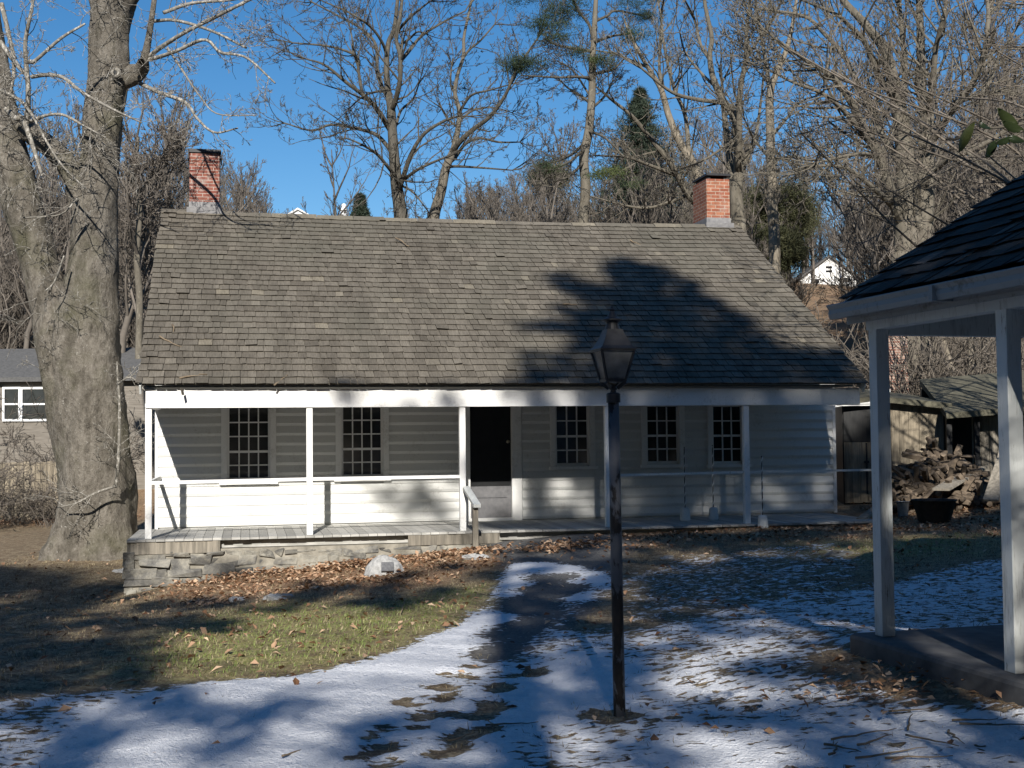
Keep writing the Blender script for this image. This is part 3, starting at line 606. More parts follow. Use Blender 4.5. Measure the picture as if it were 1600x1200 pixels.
for i in range(4):
    a = i * math.pi / 2 + math.pi / 4; b.beam((hx + .03 * math.cos(a), .03 * math.sin(a), zt0 - .01), (hx + .085 * math.cos(a), .085 * math.sin(a), zt1 + .0), .012, .02)
q = math.pi / 4; s2 = math.sqrt(2)
b.lathe([(.001, zt1), (16.5 * K * s2, zt1), (16.5 * K * s2, zt1 + .012), (.001, zt1 + .012)], 4, (hx, 0, 0), rot=q); b.build('bracket', M['metal_dark'], lamp)
w0, w1 = 15.5 * K, 26.5 * K; z0, z1 = zt1 + .012, Lz(548)
b = MB()
for i in range(4):
    a = q + i * math.pi / 2; p0 = (hx + w0 * s2 * math.cos(a), w0 * s2 * math.sin(a), z0); p1 = (hx + w1 * s2 * math.cos(a), w1 * s2 * math.sin(a), z1); b.beam(p0, p1, .012, .012, up=(math.cos(a), math.sin(a), 0.01))
    a2 = a + math.pi / 2; p2 = (hx + w1 * s2 * math.cos(a2), w1 * s2 * math.sin(a2), z1); b.beam(p1, p2, .014, .014); p3 = (hx + w0 * s2 * math.cos(a2), w0 * s2 * math.sin(a2), z0); b.beam(p0, p3, .012, .012)
b.build('lantern_frame', M['metal_dark'], lamp)
for i in range(4):
    a = q + i * math.pi / 2; a2 = a + math.pi / 2; r0, r1 = (w0 - .003) * s2, (w1 - .003) * s2
    V = [(hx + r0 * math.cos(a), r0 * math.sin(a), z0), (hx + r0 * math.cos(a2), r0 * math.sin(a2), z0), (hx + r1 * math.cos(a2), r1 * math.sin(a2), z1), (hx + r1 * math.cos(a), r1 * math.sin(a), z1)]
    V = np.array(V); ins = np.array([hx, 0, 0]) - V; ins[:, 2] = 0; ins = ins / np.linalg.norm(ins, axis=1)[:, None] * .004
    b = MB(); b.add(np.vstack([V, V + ins]), [[0, 1, 2, 3], [7, 6, 5, 4], [0, 4, 5, 1], [1, 5, 6, 2], [2, 6, 7, 3], [3, 7, 4, 0]]); b.build('glass_panel', M['lamp_glass'], lamp)
b = MB(); b.tube([(hx, 0, z0), (hx, 0, z0 + .07)], .018, 10); b.lathe([(.018, z0 + .07), (.032, z0 + .11), (.03, z0 + .14), (.001, z0 + .16)], 12, (hx, 0, 0)); b.build('bulb', M['ceiling'], lamp, smooth=True)
b = MB(); sq = lambda y, w: (w * K * s2, Lz(y))
b.lathe([(.001, z1 + .004), (29.5 * K * s2, z1 + .004), sq(546, 29.5), sq(541, 24), sq(532, 19), sq(524, 15.5), sq(517, 13), sq(515, 12.5), (.001, Lz(515))], 4, (hx, 0, 0), rot=q); b.build('lantern_roof', M['metal_dark'], lamp)
b = MB(); P = lambda y, w: (w * K, Lz(y)); b.lathe([P(516, 13), P(506, 9.5), P(503, 10), P(501, 16), P(499, 16), P(496, 9), P(491, 6), P(486, 3.5), P(484, 5), P(482, 3), P(478, 1), (.0005, Lz(476))], 18, (hx, 0, 0)); b.build('finial', M['metal_dark'], lamp)
b = MB(); b.beam((hx - 6 * K, 0, Lz(484)), (hx + 2 * K, 0, Lz(484)), .006, .008); b.build('finial_bar', M['metal_dark'], lamp); b = MB(); b.beam((hx - 18 * K, -.02, z0), (hx - 18 * K, -.02, z0 - .05), .006, .006); b.build('latch', M['metal_dark'], lamp)

# ------------------------------------------------------------------ porch of the nearer building, right
q1 = PT(1383, 993, 8.02); q2 = PT(1590, 1055, 6.773); ed = (q2 - q1)[:2]; ed /= np.linalg.norm(ed); ya = math.atan2(-ed[0], ed[1]) + math.pi
# local frame: x = into the building (n), y = away from the camera (-e)
yaw = math.atan2(-ed[1], -ed[0]) - math.pi / 2; SZ = q1[2]
pb = empty('porch_building', (q1[0], q1[1], 0), yaw, label='nearer porch with peeling white posts, gutter and dark shingled roof at the right edge', cat='porch')
w = .046; PT_Z = 2.31
for yy in (0, -1.29, -3.4, -5.6): b = MB(); b.box(-w, w, yy - w, yy + w, SZ, PT_Z); b.build('post', M['white_worn'], pb, bevel=.004)
b = MB(); b.box(-.16, 1.75, -6.2, .18, -.2, SZ); 
slab = b.build('porch_slab', M['slab'], pb, bevel=.03)
b = MB(); b.box(-.055, .05, -6.2, .055, PT_Z - .005, PT_Z + .13); b.build('front_beam', M['white_worn'], pb)
b = MB(); b.box(.05, 1.7, -.045, .045, PT_Z - .04, PT_Z + .11); b.build('end_beam', M['white_worn'], pb)
b = MB(); b.box(.05, 1.7, -6.2, -.05, PT_Z + .11, PT_Z + .13); b.build('porch_ceiling', M['ceiling'], pb)
b = MB(); clapboards(b, -6.1, .0, SZ, PT_Z + .3, 0, .15); V = b.v
for i in range(len(V)): V[i] = np.stack([1.7 + V[i][:, 1], V[i][:, 0], V[i][:, 2]], 1)[[0, 1, 2, 3, 4, 5, 6, 7]]
b.q = [f[:, ::-1] for f in b.q]; b.build('side_wall', M['white_worn'], pb)
b = MB(); b.box(1.711, 5.5, -6.1, -.02, SZ - .3, PT_Z + .3); b.add([[1.5, 0, PT_Z + .13], [5.6, 0, PT_Z + .13], [3.6, 0, 4.4], [1.5, -.12, PT_Z + .13], [5.6, -.12, PT_Z + .13], [3.6, -.12, 4.4]], [[0, 1, 2], [5, 4, 3]]); b.build('end_wall', M['white_worn'], pb)
GO = -.20; EV = PT_Z + .13
rp = MB(); RS = math.tan(R_(32))
def sp(b, y0, y1, x0, z0, x1, z1, **k):
    t = MB(); shingle_plane(t, y0, y1, x0, z0, x1, z1, **k)
    for V in t.v: b.hexa(np.stack([V[:, 1], -V[:, 0], V[:, 2]], 1))
sp(rp, -.17, 6.3, GO + .02, EV + .05, 3.65, EV + .05 + (3.65 - GO) * RS, exp=.17, wmin=.1, wmax=.26, thick=.016, jit=.02)
r2 = rp.build('roof', M['shingle_dark'], pb)
b = MB(); x1_ = 3.65; z1_ = EV + .04 + (3.65 - GO) * RS
b.hexa([[GO + .04, .15, EV - .0], [GO + .04, -6.25, EV - .0], [x1_, -6.25, z1_ - .05], [x1_, .15, z1_ - .05], [GO + .04, .15, EV + .04], [GO + .04, -6.25, EV + .04], [x1_, -6.25, z1_ - .0], [x1_, .15, z1_ - .0]])
b.hexa([[x1_, .15, z1_ - .05], [x1_, -6.25, z1_ - .05], [7.4, -6.25, EV], [7.4, .15, EV], [x1_, .15, z1_ + .02], [x1_, -6.25, z1_ + .02], [7.4, -6.25, EV + .05], [7.4, .15, EV + .05]])
b.build('roof_boarding', M['wood_dark'], r2)
b = MB(); pr = [(.0, .085), (-.005, .06), (-.03, .025), (-.07, .0), (-.10, .0), (-.11, .03), (-.105, .06), (-.125, .085), (-.12, .092), (-.10, .085), (-.095, .03), (-.03, .03)]
V = [[GO + .06 + x, yy, EV - .055 + z] for yy in (.19, -6.25) for x, z in pr]; n_ = len(pr); b.add(V, [[i, i + 1, n_ + i + 1, n_ + i] for i in range(n_ - 1)])
for s_, yy in ((0, .19),): b.add([[GO + .06 + x, yy, EV - .055 + z] for x, z in pr[:8]], [[0, 1, 2, 7], [2, 3, 6, 7], [3, 4, 5, 6]])
b.box(GO - .072, GO + .065, -1.0, -.965, EV - .06, EV + .03); b.build('gutter', M['gutter'], r2)
b = MB(); b.box(GO + .061, -.04, -6.2, .15, EV - .06, EV - .03); b.box(GO + .061, GO + .075, -6.2, .15, EV - .09, EV - .061); b.build('fascia', M['gutter'], r2)
b = MB(); b.beam((GO + .05, .16, EV + .0), (3.6, .16, z1_ - .02), .02, .1); b.build('rake_board', M['white_worn'], r2)

# ------------------------------------------------------------------ tree builder
def unit(v): return v / (np.linalg.norm(v, axis=-1, keepdims=True) + 1e-9)
def grow(b, P0, D0, L, R0, lv, S=5, up=.1, wob=.25, kids=(8, 6, 4), klen=.5, ang=.8, sides=(5, 4, 3, 3), rmin=.004, tint=None, droop=0, tmin=.15, tip=.25):
    """vectorised: N branches of one level, then their children"""
    Nb = len(P0); st = (L / S)[:, None]; P = np.zeros((Nb, S + 1, 3)); P[:, 0] = P0; d = unit(D0)
    for i in range(S):
        d = unit(d + rng.normal(size=(Nb, 3)) * wob * .5 + np.array([0, 0, up - droop * i / S])); P[:, i + 1] = P[:, i] + d * st
    tt = np.linspace(0, 1, S + 1); Rr = np.maximum(R0[:, None] * (1 - (1 - tip) * tt), rmin)
    b.tubes(P, Rr, sides[min(lv, len(sides) - 1)], rng.uniform(0, 1, Nb))
    if lv >= len(kids): return P
    k = kids[lv]; t = rng.uniform(tmin, 1, (Nb, k)) ** .85; f = t * S; i = np.minimum(f.astype(int), S - 1); fr = (f - i)[..., None]
    bi = np.arange(Nb)[:, None]; C = P[bi, i] * (1 - fr) + P[bi, i + 1] * fr; T = unit(P[bi, i + 1] - P[bi, i])
    rnd = unit(rng.normal(size=(Nb, k, 3))); side = unit(rnd - (rnd * T).sum(-1, keepdims=True) * T); a = rng.normal(ang, .2, (Nb, k))[..., None]
    Dk = T * np.cos(a) + side * np.sin(a); Lk = L[:, None] * klen * (1.15 - .6 * t) * rng.uniform(.6, 1.25, (Nb, k)); rk = np.maximum(R0[:, None] * (1 - .75 * t) * .5, rmin)
    grow(b, C.reshape(-1, 3), Dk.reshape(-1, 3), Lk.ravel(), rk.ravel(), lv + 1, max(3, S - 1), up, wob * 1.1, kids, klen, ang, sides, rmin, tint, droop, .1, tip)
    return P
def smooth_poly(pts, n):
    pts = np.array(pts, float); k = len(pts); t = np.linspace(0, k - 1, n); i = np.minimum(t.astype(int), k - 2); f = (t - i)[:, None]
    p = np.vstack([2 * pts[0] - pts[1], pts, 2 * pts[-1] - pts[-2]]); a, b_, c, d = p[i], p[i + 1], p[i + 2], p[i + 3]
    return .5 * (2 * b_ + (c - a) * f + (2 * a - 5 * b_ + 4 * c - d) * f ** 2 + (3 * b_ - a - 3 * c + d) * f ** 3)
def limb(pts, Y, n=None):
    """[(px, py, half width px, depth offset)] -> centreline (n,3), radius (n)"""
    A = []
    for q in pts:
        x, y, r = q[:3]; dy = q[3] if len(q) > 3 else 0
        p = PT(x, y, Y + dy); A.append([*p, r * (Y + dy) / FPX])
    n = n or max(6, 4 * len(pts)); A = smooth_poly(A, n); return A[:, :3], np.maximum(A[:, 3], .004)
def traced_tree(name, label, trunk, limbs, Y, bark, tw, sides=9, kid=9, kids=(7, 5, 4), klen=.45, L0=2.0, rmin=.006, up=.12, tw_mat=None, wob=.3, root=None, ang=.85, rough=0, group=None, cat='tree', z0=None, droop=0, tkid=0, rj=.0):
    base = PT(trunk[0][0], trunk[0][1], Y); bz = gz(base[0], base[1]) if z0 is None else z0
    t = empty(name, (base[0], base[1], bz), label=label, cat=cat, group=group); off = np.array([base[0], base[1], bz])
    b = MB(); P, R0 = limb(trunk, Y); P = P - off
    P = np.vstack([[P[0][0], P[0][1], -.3], P]); R0 = np.concatenate([[R0[0] * 1.15], R0])
    P = smooth_poly(np.hstack([P, R0[:, None]]), len(P) * 2); rad = P[:, 3] * (1 + rng.normal(0, rough, len(P))); b.tubes(P[None, :, :3], rad[None], sides + 5, .5)
    tr = b.build('trunk', M[bark], t, smooth=True)
    c = MB(); srcs = []
    for lb in limbs:
        p, r = limb(lb, Y); p = p - off; c.tubes(p[None], r[None], sides, random.random()); srcs.append((p, r))
    if tkid: srcs.append((P[len(P) // 3:, :3], rad[len(P) // 3:] * .5))
    for p, r in srcs:
        seg = np.linalg.norm(np.diff(p, axis=0), axis=1); Ln = seg.sum(); n = max(4, int(kid * Ln / 2.2))
        i = rng.integers(1, len(p) - 1, n); f = rng.uniform(0, 1, (n, 1)); C = p[i] * (1 - f) + p[np.minimum(i + 1, len(p) - 1)] * f; T = unit(p[np.minimum(i + 1, len(p) - 1)] - p[i - 1])
        rnd = unit(rng.normal(size=(n, 3))); sd = unit(rnd - (rnd * T).sum(1, keepdims=True) * T); a = rng.normal(ang, .2, (n, 1)); D = T * np.cos(a) + sd * np.sin(a)
        L = L0 * rng.uniform(.5, 1.3, n) * (.55 + .6 * np.clip(r[i] / .06, .3, 1)); rr = np.minimum(r[i] * .5, .012 + L * .012)
        grow(c, C, D, L, np.maximum(rr, rmin), 0, 5, up, wob, kids, klen, ang, (5, 3, 3, 3), rmin, droop=droop)
        # tip continues into twigs
        n2 = 4; tipd = unit(np.repeat((p[-1] - p[-2])[None], n2, 0) + rng.normal(size=(n2, 3)) * .02); grow(c, np.repeat(p[-1:], n2, 0), unit(tipd + rng.normal(size=(n2, 3)) * .35), np.full(n2, L0 * .9), np.full(n2, max(r[-1] * .8, rmin)), 0, 5, up, wob, kids, klen, ang, (5, 3, 3, 3), rmin)
    c.build('crown', M[tw], t)
    return t, tr
# ------------------------------------------------------------------ the sycamore by the cottage
YS = 22.6
def sycamore():
    c = ground_hit(152, 852); bz = gz(-8.1, YS); off = np.array([PT(152, 855, YS)[0], YS, bz])
    t = empty('sycamore', tuple(off), label='massive old sycamore with two mottled trunks standing left of the cottage', cat='tree')
    def trunk(pts, name, n, sides=26, flare=False):
        P, r = limb(pts, YS, n); P = P - off; V, F = tubes(P[None], r[None], sides); V = V.reshape(n, sides, 3)
        a = np.arange(sides) / sides * 2 * math.pi; ctr = P[:, None]; d = V - ctr
        lump = 1 + .05 * np.sin(a * 3 + .6)[None] * np.sin(P[:, 2] * 1.3)[:, None] + .035 * np.sin(a * 5 + 1)[None] * np.cos(P[:, 2] * 2.7)[:, None] + .012 * rng.normal(size=(n, sides)) + .03 * np.sin(a * 7 + 2)[None] * np.sin(P[:, 2] * 5.1 + 1)[:, None]
        if flare:
            f = np.clip(1 - P[:, 2] / 1.5, 0, 1)[:, None]; lump = lump + f * .16 * np.sin(a * 4 + .8)[None] + f * .06 * np.sin(a * 9)[None]
        V = ctr + d * lump[..., None]; b = MB(); b.add(V, F, .5); o = b.build(name, M['bark_syc'], t, smooth=True); return o
    trunk([(148, 900, 84.6), (148, 862, 71.8), (149, 830, 63.5), (150, 780, 58.9), (146, 720, 55.2), (142, 660, 55.2), (137, 600, 55.2), (134, 550, 53.4), (136, 500, 49.7), (141, 450, 42.3), (146, 400, 36.8), (146, 340, 34.0), (154, 280, 30.4), (157, 240, 29.4), (161, 190, 30.4), (165, 150, 29.4), (171, 110, 31.3), (171, 60, 29.4), (174, 20, 32.2), (181, -20, 33.1), (189, -80, 27.6), (199, -180, 22.1)], 'trunk', 170, 44, flare=True)
    trunk([(128, 760, 30), (120, 680, 38), (108, 600, 40), (92, 530, 38), (78, 470, 31), (62, 410, 29), (44, 350, 29), (27, 290, 31), (10, 230, 30), (-4, 170, 27), (-12, 110, 26), (-22, 40, 24), (-30, -60, 22)], 'trunk', 110, 36)
    b = MB(); limbs = [
        [(150, 370, 18), (128, 318, 19), (116, 275, 18), (90, 240, 17), (55, 213, 16), (15, 185, 16), (-20, 150, 14), (-60, 100, 12)],
        [(180, 130, 14), (205, 118, 17), (222, 108, 11), (226, 92, 7, -.2), (233, 55, 5, -.3), (241, 0, 4, -.4), (250, -70, 3)],
        [(170, 30, 24), (152, -10, 16), (130, -60, 12)], [(180, 20, 20), (222, -40, 15), (260, -120, 10)], [(218, 110, 9, -.3), (221, 96, 6, -.5)]]
    for l in limbs: p, r = limb(l, YS); b.tubes((p - off)[None], r[None], 16, .5)
    b.build('branch', M['bark_syc'], t, smooth=True)
    b = MB(); b.lathe([(.001, -.02), (.05, -.015), (.075, .02), (.11, .0), (.13, -.03)], 14); o = b.build('knot_hole', M['bark_pale'], t, smooth=True)
    p = PT(180, 113, YS - .42) - off; o.location = p; o.rotation_euler = (R_(90), 0, 0); o.scale = (.75, .75, .8)
    b = MB(); b.lathe([(.001, 0), (.045, 0)], 12); o2 = b.build('hollow', M['door_black'], o); o2.location = (0, 0, .022)  # flat black disc stands in for the shade in the hole
    thin = [[(222, 98, 4), (250, 75, 3.8, -.5), (290, 50, 3.3, -1), (330, 30, 3, -1.2), (385, 2, 2.6, -1.5), (430, -20, 2)],
        [(220, 96, 3.5), (245, 90, 3.3, -.4), (275, 80, 3, -.8), (320, 62, 2.8, -1), (345, 82, 2.4, -1.1), (385, 90, 2, -1.3), (430, 130, 1.4, -1.5)],
        [(218, 130, 3.5), (250, 145, 3.2, -.4), (290, 160, 2.8, -.7), (308, 185, 2.2, -.9), (335, 207, 1.8, -1), (372, 200, 1.3, -1)],
        [(240, 33, 3), (275, 32, 2.6, -.3), (330, 48, 2.2, -.5), (385, 75, 1.6, -.7)], [(255, 20, 3), (300, 5, 2.6, .2), (360, 0, 2, .4), (420, -12, 1.5)],
        [(262, 75, 2), (285, 110, 1.8, -1), (312, 150, 1.5, -1), (340, 178, 1.1, -1.2), (400, 180, .9, -1.4)],
        [(43, 190, 4.4, -1), (44, 138, 4, -1.2), (41, 100, 3.6, -1.2), (40, 62, 3.2, -1.3), (50, 12, 2.6, -1.4), (56, -30, 2)],
        [(46, 96, 3.6, -1.2), (56, 94, 3.2, -1.3), (95, 60, 2.6, -1.5), (133, 37, 1.8, -1.4)], [(50, 120, 3.6, -1.2), (75, 117, 3.2, -1.5), (100, 122, 2.8, -1.6), (130, 145, 2.4, -1.7), (175, 170, 1.9, -1.8), (222, 192, 1.1, -2)],
        [(10, 170, 4.5, -.8), (25, 185, 4.6, -1), (34, 184, 4.5, -1), (44, 207, 4.2, -1.1), (56, 243, 3.4, -1.2), (66, 275, 2, -1.3)], [(46, 190, 3, -1), (75, 180, 2.6, -1.3), (100, 180, 2.3, -1.4), (130, 196, 1.8, -1.5), (165, 215, 1.2, -1.6)],
        [(0, 65, 4, -.9), (18, 90, 3.8, -1), (34, 110, 3.4, -1.1), (44, 118, 3, -1.2)], [(2, 5, 4, -.9), (15, 60, 3.5, -.9), (22, 105, 3, -1), (12, 175, 2.4, -1)],
        [(0, 140, 3, -1), (40, 165, 2.6, -1.2), (75, 225, 2, -1.3), (100, 262, 1.6, -1.4), (140, 300, 1, -1.5)],
        [(181, 762, 2.4, -.75), (185, 715, 2.6, -.85), (187, 640, 2.3, -.9), (184, 590, 1.8, -.9), (183, 565, 1.3, -.9)], [(180, 760, 2.2, -.85), (150, 770, 2, -1.05), (120, 786, 1.7, -1.05), (95, 792, 1.2, -1)],
        [(183, 600, 1.6, -.9), (205, 590, 1.3, -1), (228, 612, 1, -1.1)], [(100, 400, 1.6, -.8), (85, 440, 1.4, -.9), (70, 455, 1, -.9)], [(110, 350, 1.6, -.8), (122, 310, 1.5, -1), (95, 335, 1.3, -1.1), (40, 340, 1, -1.1)]]
    b = MB()
    for l in thin:
        p, r = limb(l, YS); p = p - off; b.tubes(p[None], r[None], 6, random.random()); Ln = np.linalg.norm(np.diff(p, axis=0), axis=1).sum(); n = int(3 + Ln * 3)
        i = rng.integers(1, len(p) - 1, n); T = unit(p[i + 1] - p[i - 1]); rnd = unit(rng.normal(size=(n, 3))); D = unit(T * .7 + unit(rnd - (rnd * T).sum(1, keepdims=True) * T) * .8)
        grow(b, p[i], D, rng.uniform(.35, 1.1, n), np.full(n, .0085), 0, 5, .02, .45, (4, 3), .5, .8, (4, 3, 3), .0045)
    # sprouts up both trunks
    n = 60; tz = rng.uniform(-40, 300, n); tz2 = rng.uniform(60, 620, n); sel = rng.random(n) < .55
    px = np.where(sel, 165, np.interp(tz2, [60, 300, 450, 620], [-20, 32, 72, 100])); py = np.where(sel, tz, tz2)
    P0 = np.array([PT(a + rng.uniform(-24, 24), y_, YS - .35) for a, y_ in zip(px, py)]) - off; D = unit(rng.normal(size=(n, 3)) * np.array([1, .5, .6]) + np.array([0, -.7, .1]))
    grow(b, P0, D, rng.uniform(.4, 1.3, n), np.full(n, .008), 0, 6, .05, .5, (4, 3), .5, .8, (4, 3, 3), .0042)
    b.build('twigs', M['bark_pale'], t, smooth=True)
sycamore()

# ------------------------------------------------------------------ bare trees behind the cottage
TW = dict(kids=(4, 3, 3), klen=.5, rmin=.007, wob=.34)
traced_tree('bare_tree', 'tall dark bare maple rising behind the middle of the cottage roof, between two chimneys', [(627, 352, 11), (624, 320, 10), (620, 292, 9.4), (616, 248, 8.4), (613, 204, 7.4), (611, 169, 6.6), (606, 140, 5.2), (604, 102, 4.4), (607, 67, 3.8), (616, 44, 3.4), (621, 0, 2.8), (624, -60, 2)], [
    [(612, 172, 4.5), (617, 160, 4.2, -.3), (625, 125, 3.8, -.8), (625, 88, 3.4, -1), (619, 58, 3, -.9), (626, 20, 2.6, -1), (632, -40, 1.8)],
    [(611, 204, 5), (607, 199, 4.6), (590, 172, 4, -.5), (572, 152, 3.4, -1), (540, 128, 2.7, -1.5), (508, 102, 2, -1.8), (478, 92, 1.2, -2)],
    [(573, 152, 3), (566, 143, 2.8, -1), (560, 110, 2.4, -1.2), (557, 88, 2.2, -1.4), (517, 73, 1.8, -1.7), (458, 67, 1.2, -2)], [(560, 105, 2), (552, 80, 1.8), (550, 60, 1.4), (545, 35, 1)],
    [(613, 240, 3.8), (604, 227, 3.4, .4), (587, 210, 3, .8), (557, 201, 2.5, 1.2), (517, 195, 2, 1.6), (487, 204, 1.6, 1.9), (444, 192, 1, 2.2)], [(617, 275, 3.2), (607, 262, 2.8, -.6), (587, 239, 2.3, -1.2), (557, 222, 1.5, -1.8), (540, 216, 1)],
    [(604, 150, 3.2), (590, 117, 3, .6), (587, 70, 2.6, 1.2), (563, 44, 2.1, 1.6), (531, 26, 1.6, 2), (487, 3, 1.2, 2.4)], [(605, 90, 2.6), (598, 68, 2.4, -.5), (581, 44, 2, -1), (552, 23, 1.6, -1.5), (500, 0, 1)],
    [(624, 110, 2.8), (628, 94, 2.6, .4), (657, 58, 2.2, .9), (692, 35, 1.7, 1.4), (727, 17, 1.1, 1.8)], [(618, 55, 2.4), (630, 38, 2.2, -.5), (650, 19, 1.8, -1), (672, 2, 1.2, -1.4)], [(620, 75, 2.2), (640, 60, 1.9, .6), (652, 50, 1.4), (665, 52, 1)],
    [(619, 300, 4.6), (628, 283, 4.2, -.5), (642, 242, 3.4, -1), (662, 210, 2.8, -1.4), (692, 190, 2.3, -1.7), (718, 181, 1.6, -2)], [(630, 282, 3), (645, 270, 2.6, -.8), (662, 260, 2.3, -1.1), (695, 246, 1.6, -1.5)], [(614, 210, 2.6), (620, 192, 2.3, .7), (627, 172, 2, 1), (645, 155, 1.6, 1.3), (655, 130, 1)],
    [(606, 140, 2.2), (590, 143, 1.9, -.8), (568, 150, 1.5, -1.4), (545, 170, 1)], [(628, 290, 2), (645, 300, 1.6, -.6), (660, 318, 1.2, -1), (672, 335, .8)]], 40, 'bark_dark', 'bark_dark', kid=5, L0=1.7, **TW)
traced_tree('bare_tree', 'leaning bare maple forking low behind the roof, just right of the tallest one', [(676, 356, 9), (680, 330, 8.6), (689, 300, 7.8), (697, 262, 7), (709, 233, 5.6), (715, 204, 4.4), (718, 175, 3.8), (711, 146, 3.2), (715, 117, 3), (724, 88, 2.8), (725, 58, 2.4), (732, 23, 2), (742, -20, 1.4)], [
    [(706, 240, 4.8), (718, 222, 4.4, -.5), (741, 201, 3.8, -1), (767, 181, 3.2, -1.5), (791, 146, 2.6, -2), (806, 110, 2, -2.3), (840, 60, 1.4, -2.6)], [(700, 256, 3.4), (712, 245, 3, .7), (727, 225, 2.5, 1.2), (750, 216, 2, 1.5), (779, 222, 1.6, 1.8), (812, 222, 1, 2)],
    [(718, 176, 2.4), (724, 165, 2.2, -.6), (738, 148, 1.9, -1), (765, 141, 1.4, -1.5), (800, 131, .9, -2)], [(724, 90, 2.2), (735, 76, 1.9, .5), (750, 64, 1.6, .8), (773, 38, 1.1, 1.2)], [(716, 190, 2.2), (740, 172, 1.8, .8), (770, 168, 1.2, 1.2), (800, 176, .8)],
    [(712, 150, 2), (704, 130, 1.7, .6), (706, 100, 1.2, .9)], [(697, 262, 2.6), (712, 260, 2.2, -1), (750, 262, 1.6, -1.6), (800, 266, 1, -2)], [(716, 200, 2), (700, 186, 1.7, .8), (690, 170, 1.2, 1)]], 42, 'bark_mid', 'bark_dark', kid=5, L0=1.6, **TW)
traced_tree('bare_tree', 'pale bare tree leaning left in three thin stems behind the right chimney', [(1112, 362, 12), (1104, 320, 11), (1094, 285, 9), (1086, 262, 7), (1062, 222, 6), (1045, 181, 5.2), (1033, 140, 4.4), (1016, 111, 3.6), (990, 67, 2.6), (975, 30, 1.6)], [
    [(1096, 290, 5), (1088, 262, 4.4, .5), (1077, 240, 4, .8), (1071, 181, 3.4, 1.2), (1054, 140, 2.8, 1.5), (1042, 93, 2.4, 1.8), (1033, 29, 1.9, 2), (1042, -20, 1.2)],
    [(1100, 330, 6), (1074, 303, 5.4, -.6), (1048, 257, 4.6, -1.2), (1016, 216, 3.8, -1.7), (987, 181, 3, -2.2), (957, 157, 2.2, -2.6), (930, 134, 1.4, -3)], [(1060, 276, 3.4), (1048, 271, 3, -1), (1004, 254, 2.4, -1.6), (975, 245, 1.8, -2), (930, 243, 1.2)],
    [(1036, 150, 3), (1030, 100, 2.4, .6), (1034, 40, 2, 1), (1028, 0, 1.4, 1.2)], [(1012, 105, 2.4), (990, 96, 2, .5), (960, 84, 1.6, .8), (925, 78, 1)], [(1074, 305, 3), (1045, 316, 2.4, -1.4), (1000, 325, 1.8, -2), (920, 306, 1, -2.6)]], 41, 'bark_warm', 'bark_mid', kid=5, L0=1.7, **TW)
traced_tree('bare_tree', 'bare many-stemmed maple rising just right of the right-hand chimney', [(1153, 366, 13), (1153, 344, 12), (1150, 300, 10), (1154, 262, 8), (1150, 190, 7), (1130, 157, 5.6), (1115, 125, 4.8), (1109, 88, 4.2), (1112, 58, 3.6), (1103, 15, 3), (1095, -40, 2)], [
    [(1152, 330, 8), (1147, 292, 7), (1140, 248, 6, .6), (1135, 204, 4.6, 1), (1130, 170, 3.4, 1.2), (1128, 130, 2.4, 1.3)], [(1154, 270, 6), (1154, 248, 5.6, -.4), (1155, 190, 5, -.9), (1157, 137, 4.4, -1.2), (1165, 96, 3.8, -1.5), (1167, 44, 3, -1.8), (1174, -10, 2.2, -2)],
    [(1130, 165, 3.6), (1124, 160, 3.6, -.4), (1086, 155, 3.2, -1), (1048, 143, 2.6, -1.6), (1004, 108, 1.8, -2.2)], [(1158, 280, 3.6), (1166, 246, 3.2, .6), (1182, 204, 2.6, 1), (1190, 150, 1.8, 1.3)], [(1110, 95, 2.8), (1095, 70, 2.4, .6), (1085, 30, 2, 1), (1070, 0, 1.4)],
    [(1166, 90, 2.6), (1180, 70, 2.4, .6), (1200, 40, 2, 1), (1220, 5, 1.4)], [(1122, 140, 2.4), (1092, 110, 2, .8), (1070, 80, 1.6, 1.2), (1062, 50, 1)], [(1150, 215, 2.6), (1128, 232, 2.2, -1), (1100, 250, 1.6, -1.6), (1070, 262, 1)]], 39, 'bark_mid', 'bark_mid', kid=5, L0=1.7, **TW)
traced_tree('bare_tree', 'straight slender bare trunk between the right chimney and the big spreading tree', [(1210, 380, 9), (1206, 300, 8), (1204, 220, 7.2), (1203, 150, 6.2), (1212, 117, 5), (1228, 80, 4), (1240, 30, 3), (1248, -30, 2)], [
    [(1204, 160, 4), (1200, 120, 3.4, .6), (1190, 60, 2.6, 1), (1180, 0, 1.8)], [(1204, 215, 3), (1225, 190, 2.4, .7), (1250, 160, 1.8, 1), (1275, 150, 1.2)], [(1205, 250, 2.6), (1240, 245, 2.2, -1), (1270, 250, 1.6, -1.4), (1300, 240, 1)], [(1204, 250, 2.4), (1180, 220, 1.8, 1), (1165, 190, 1.2)]], 37, 'bark_warm', 'bark_mid', kid=5, L0=1.7, **TW)
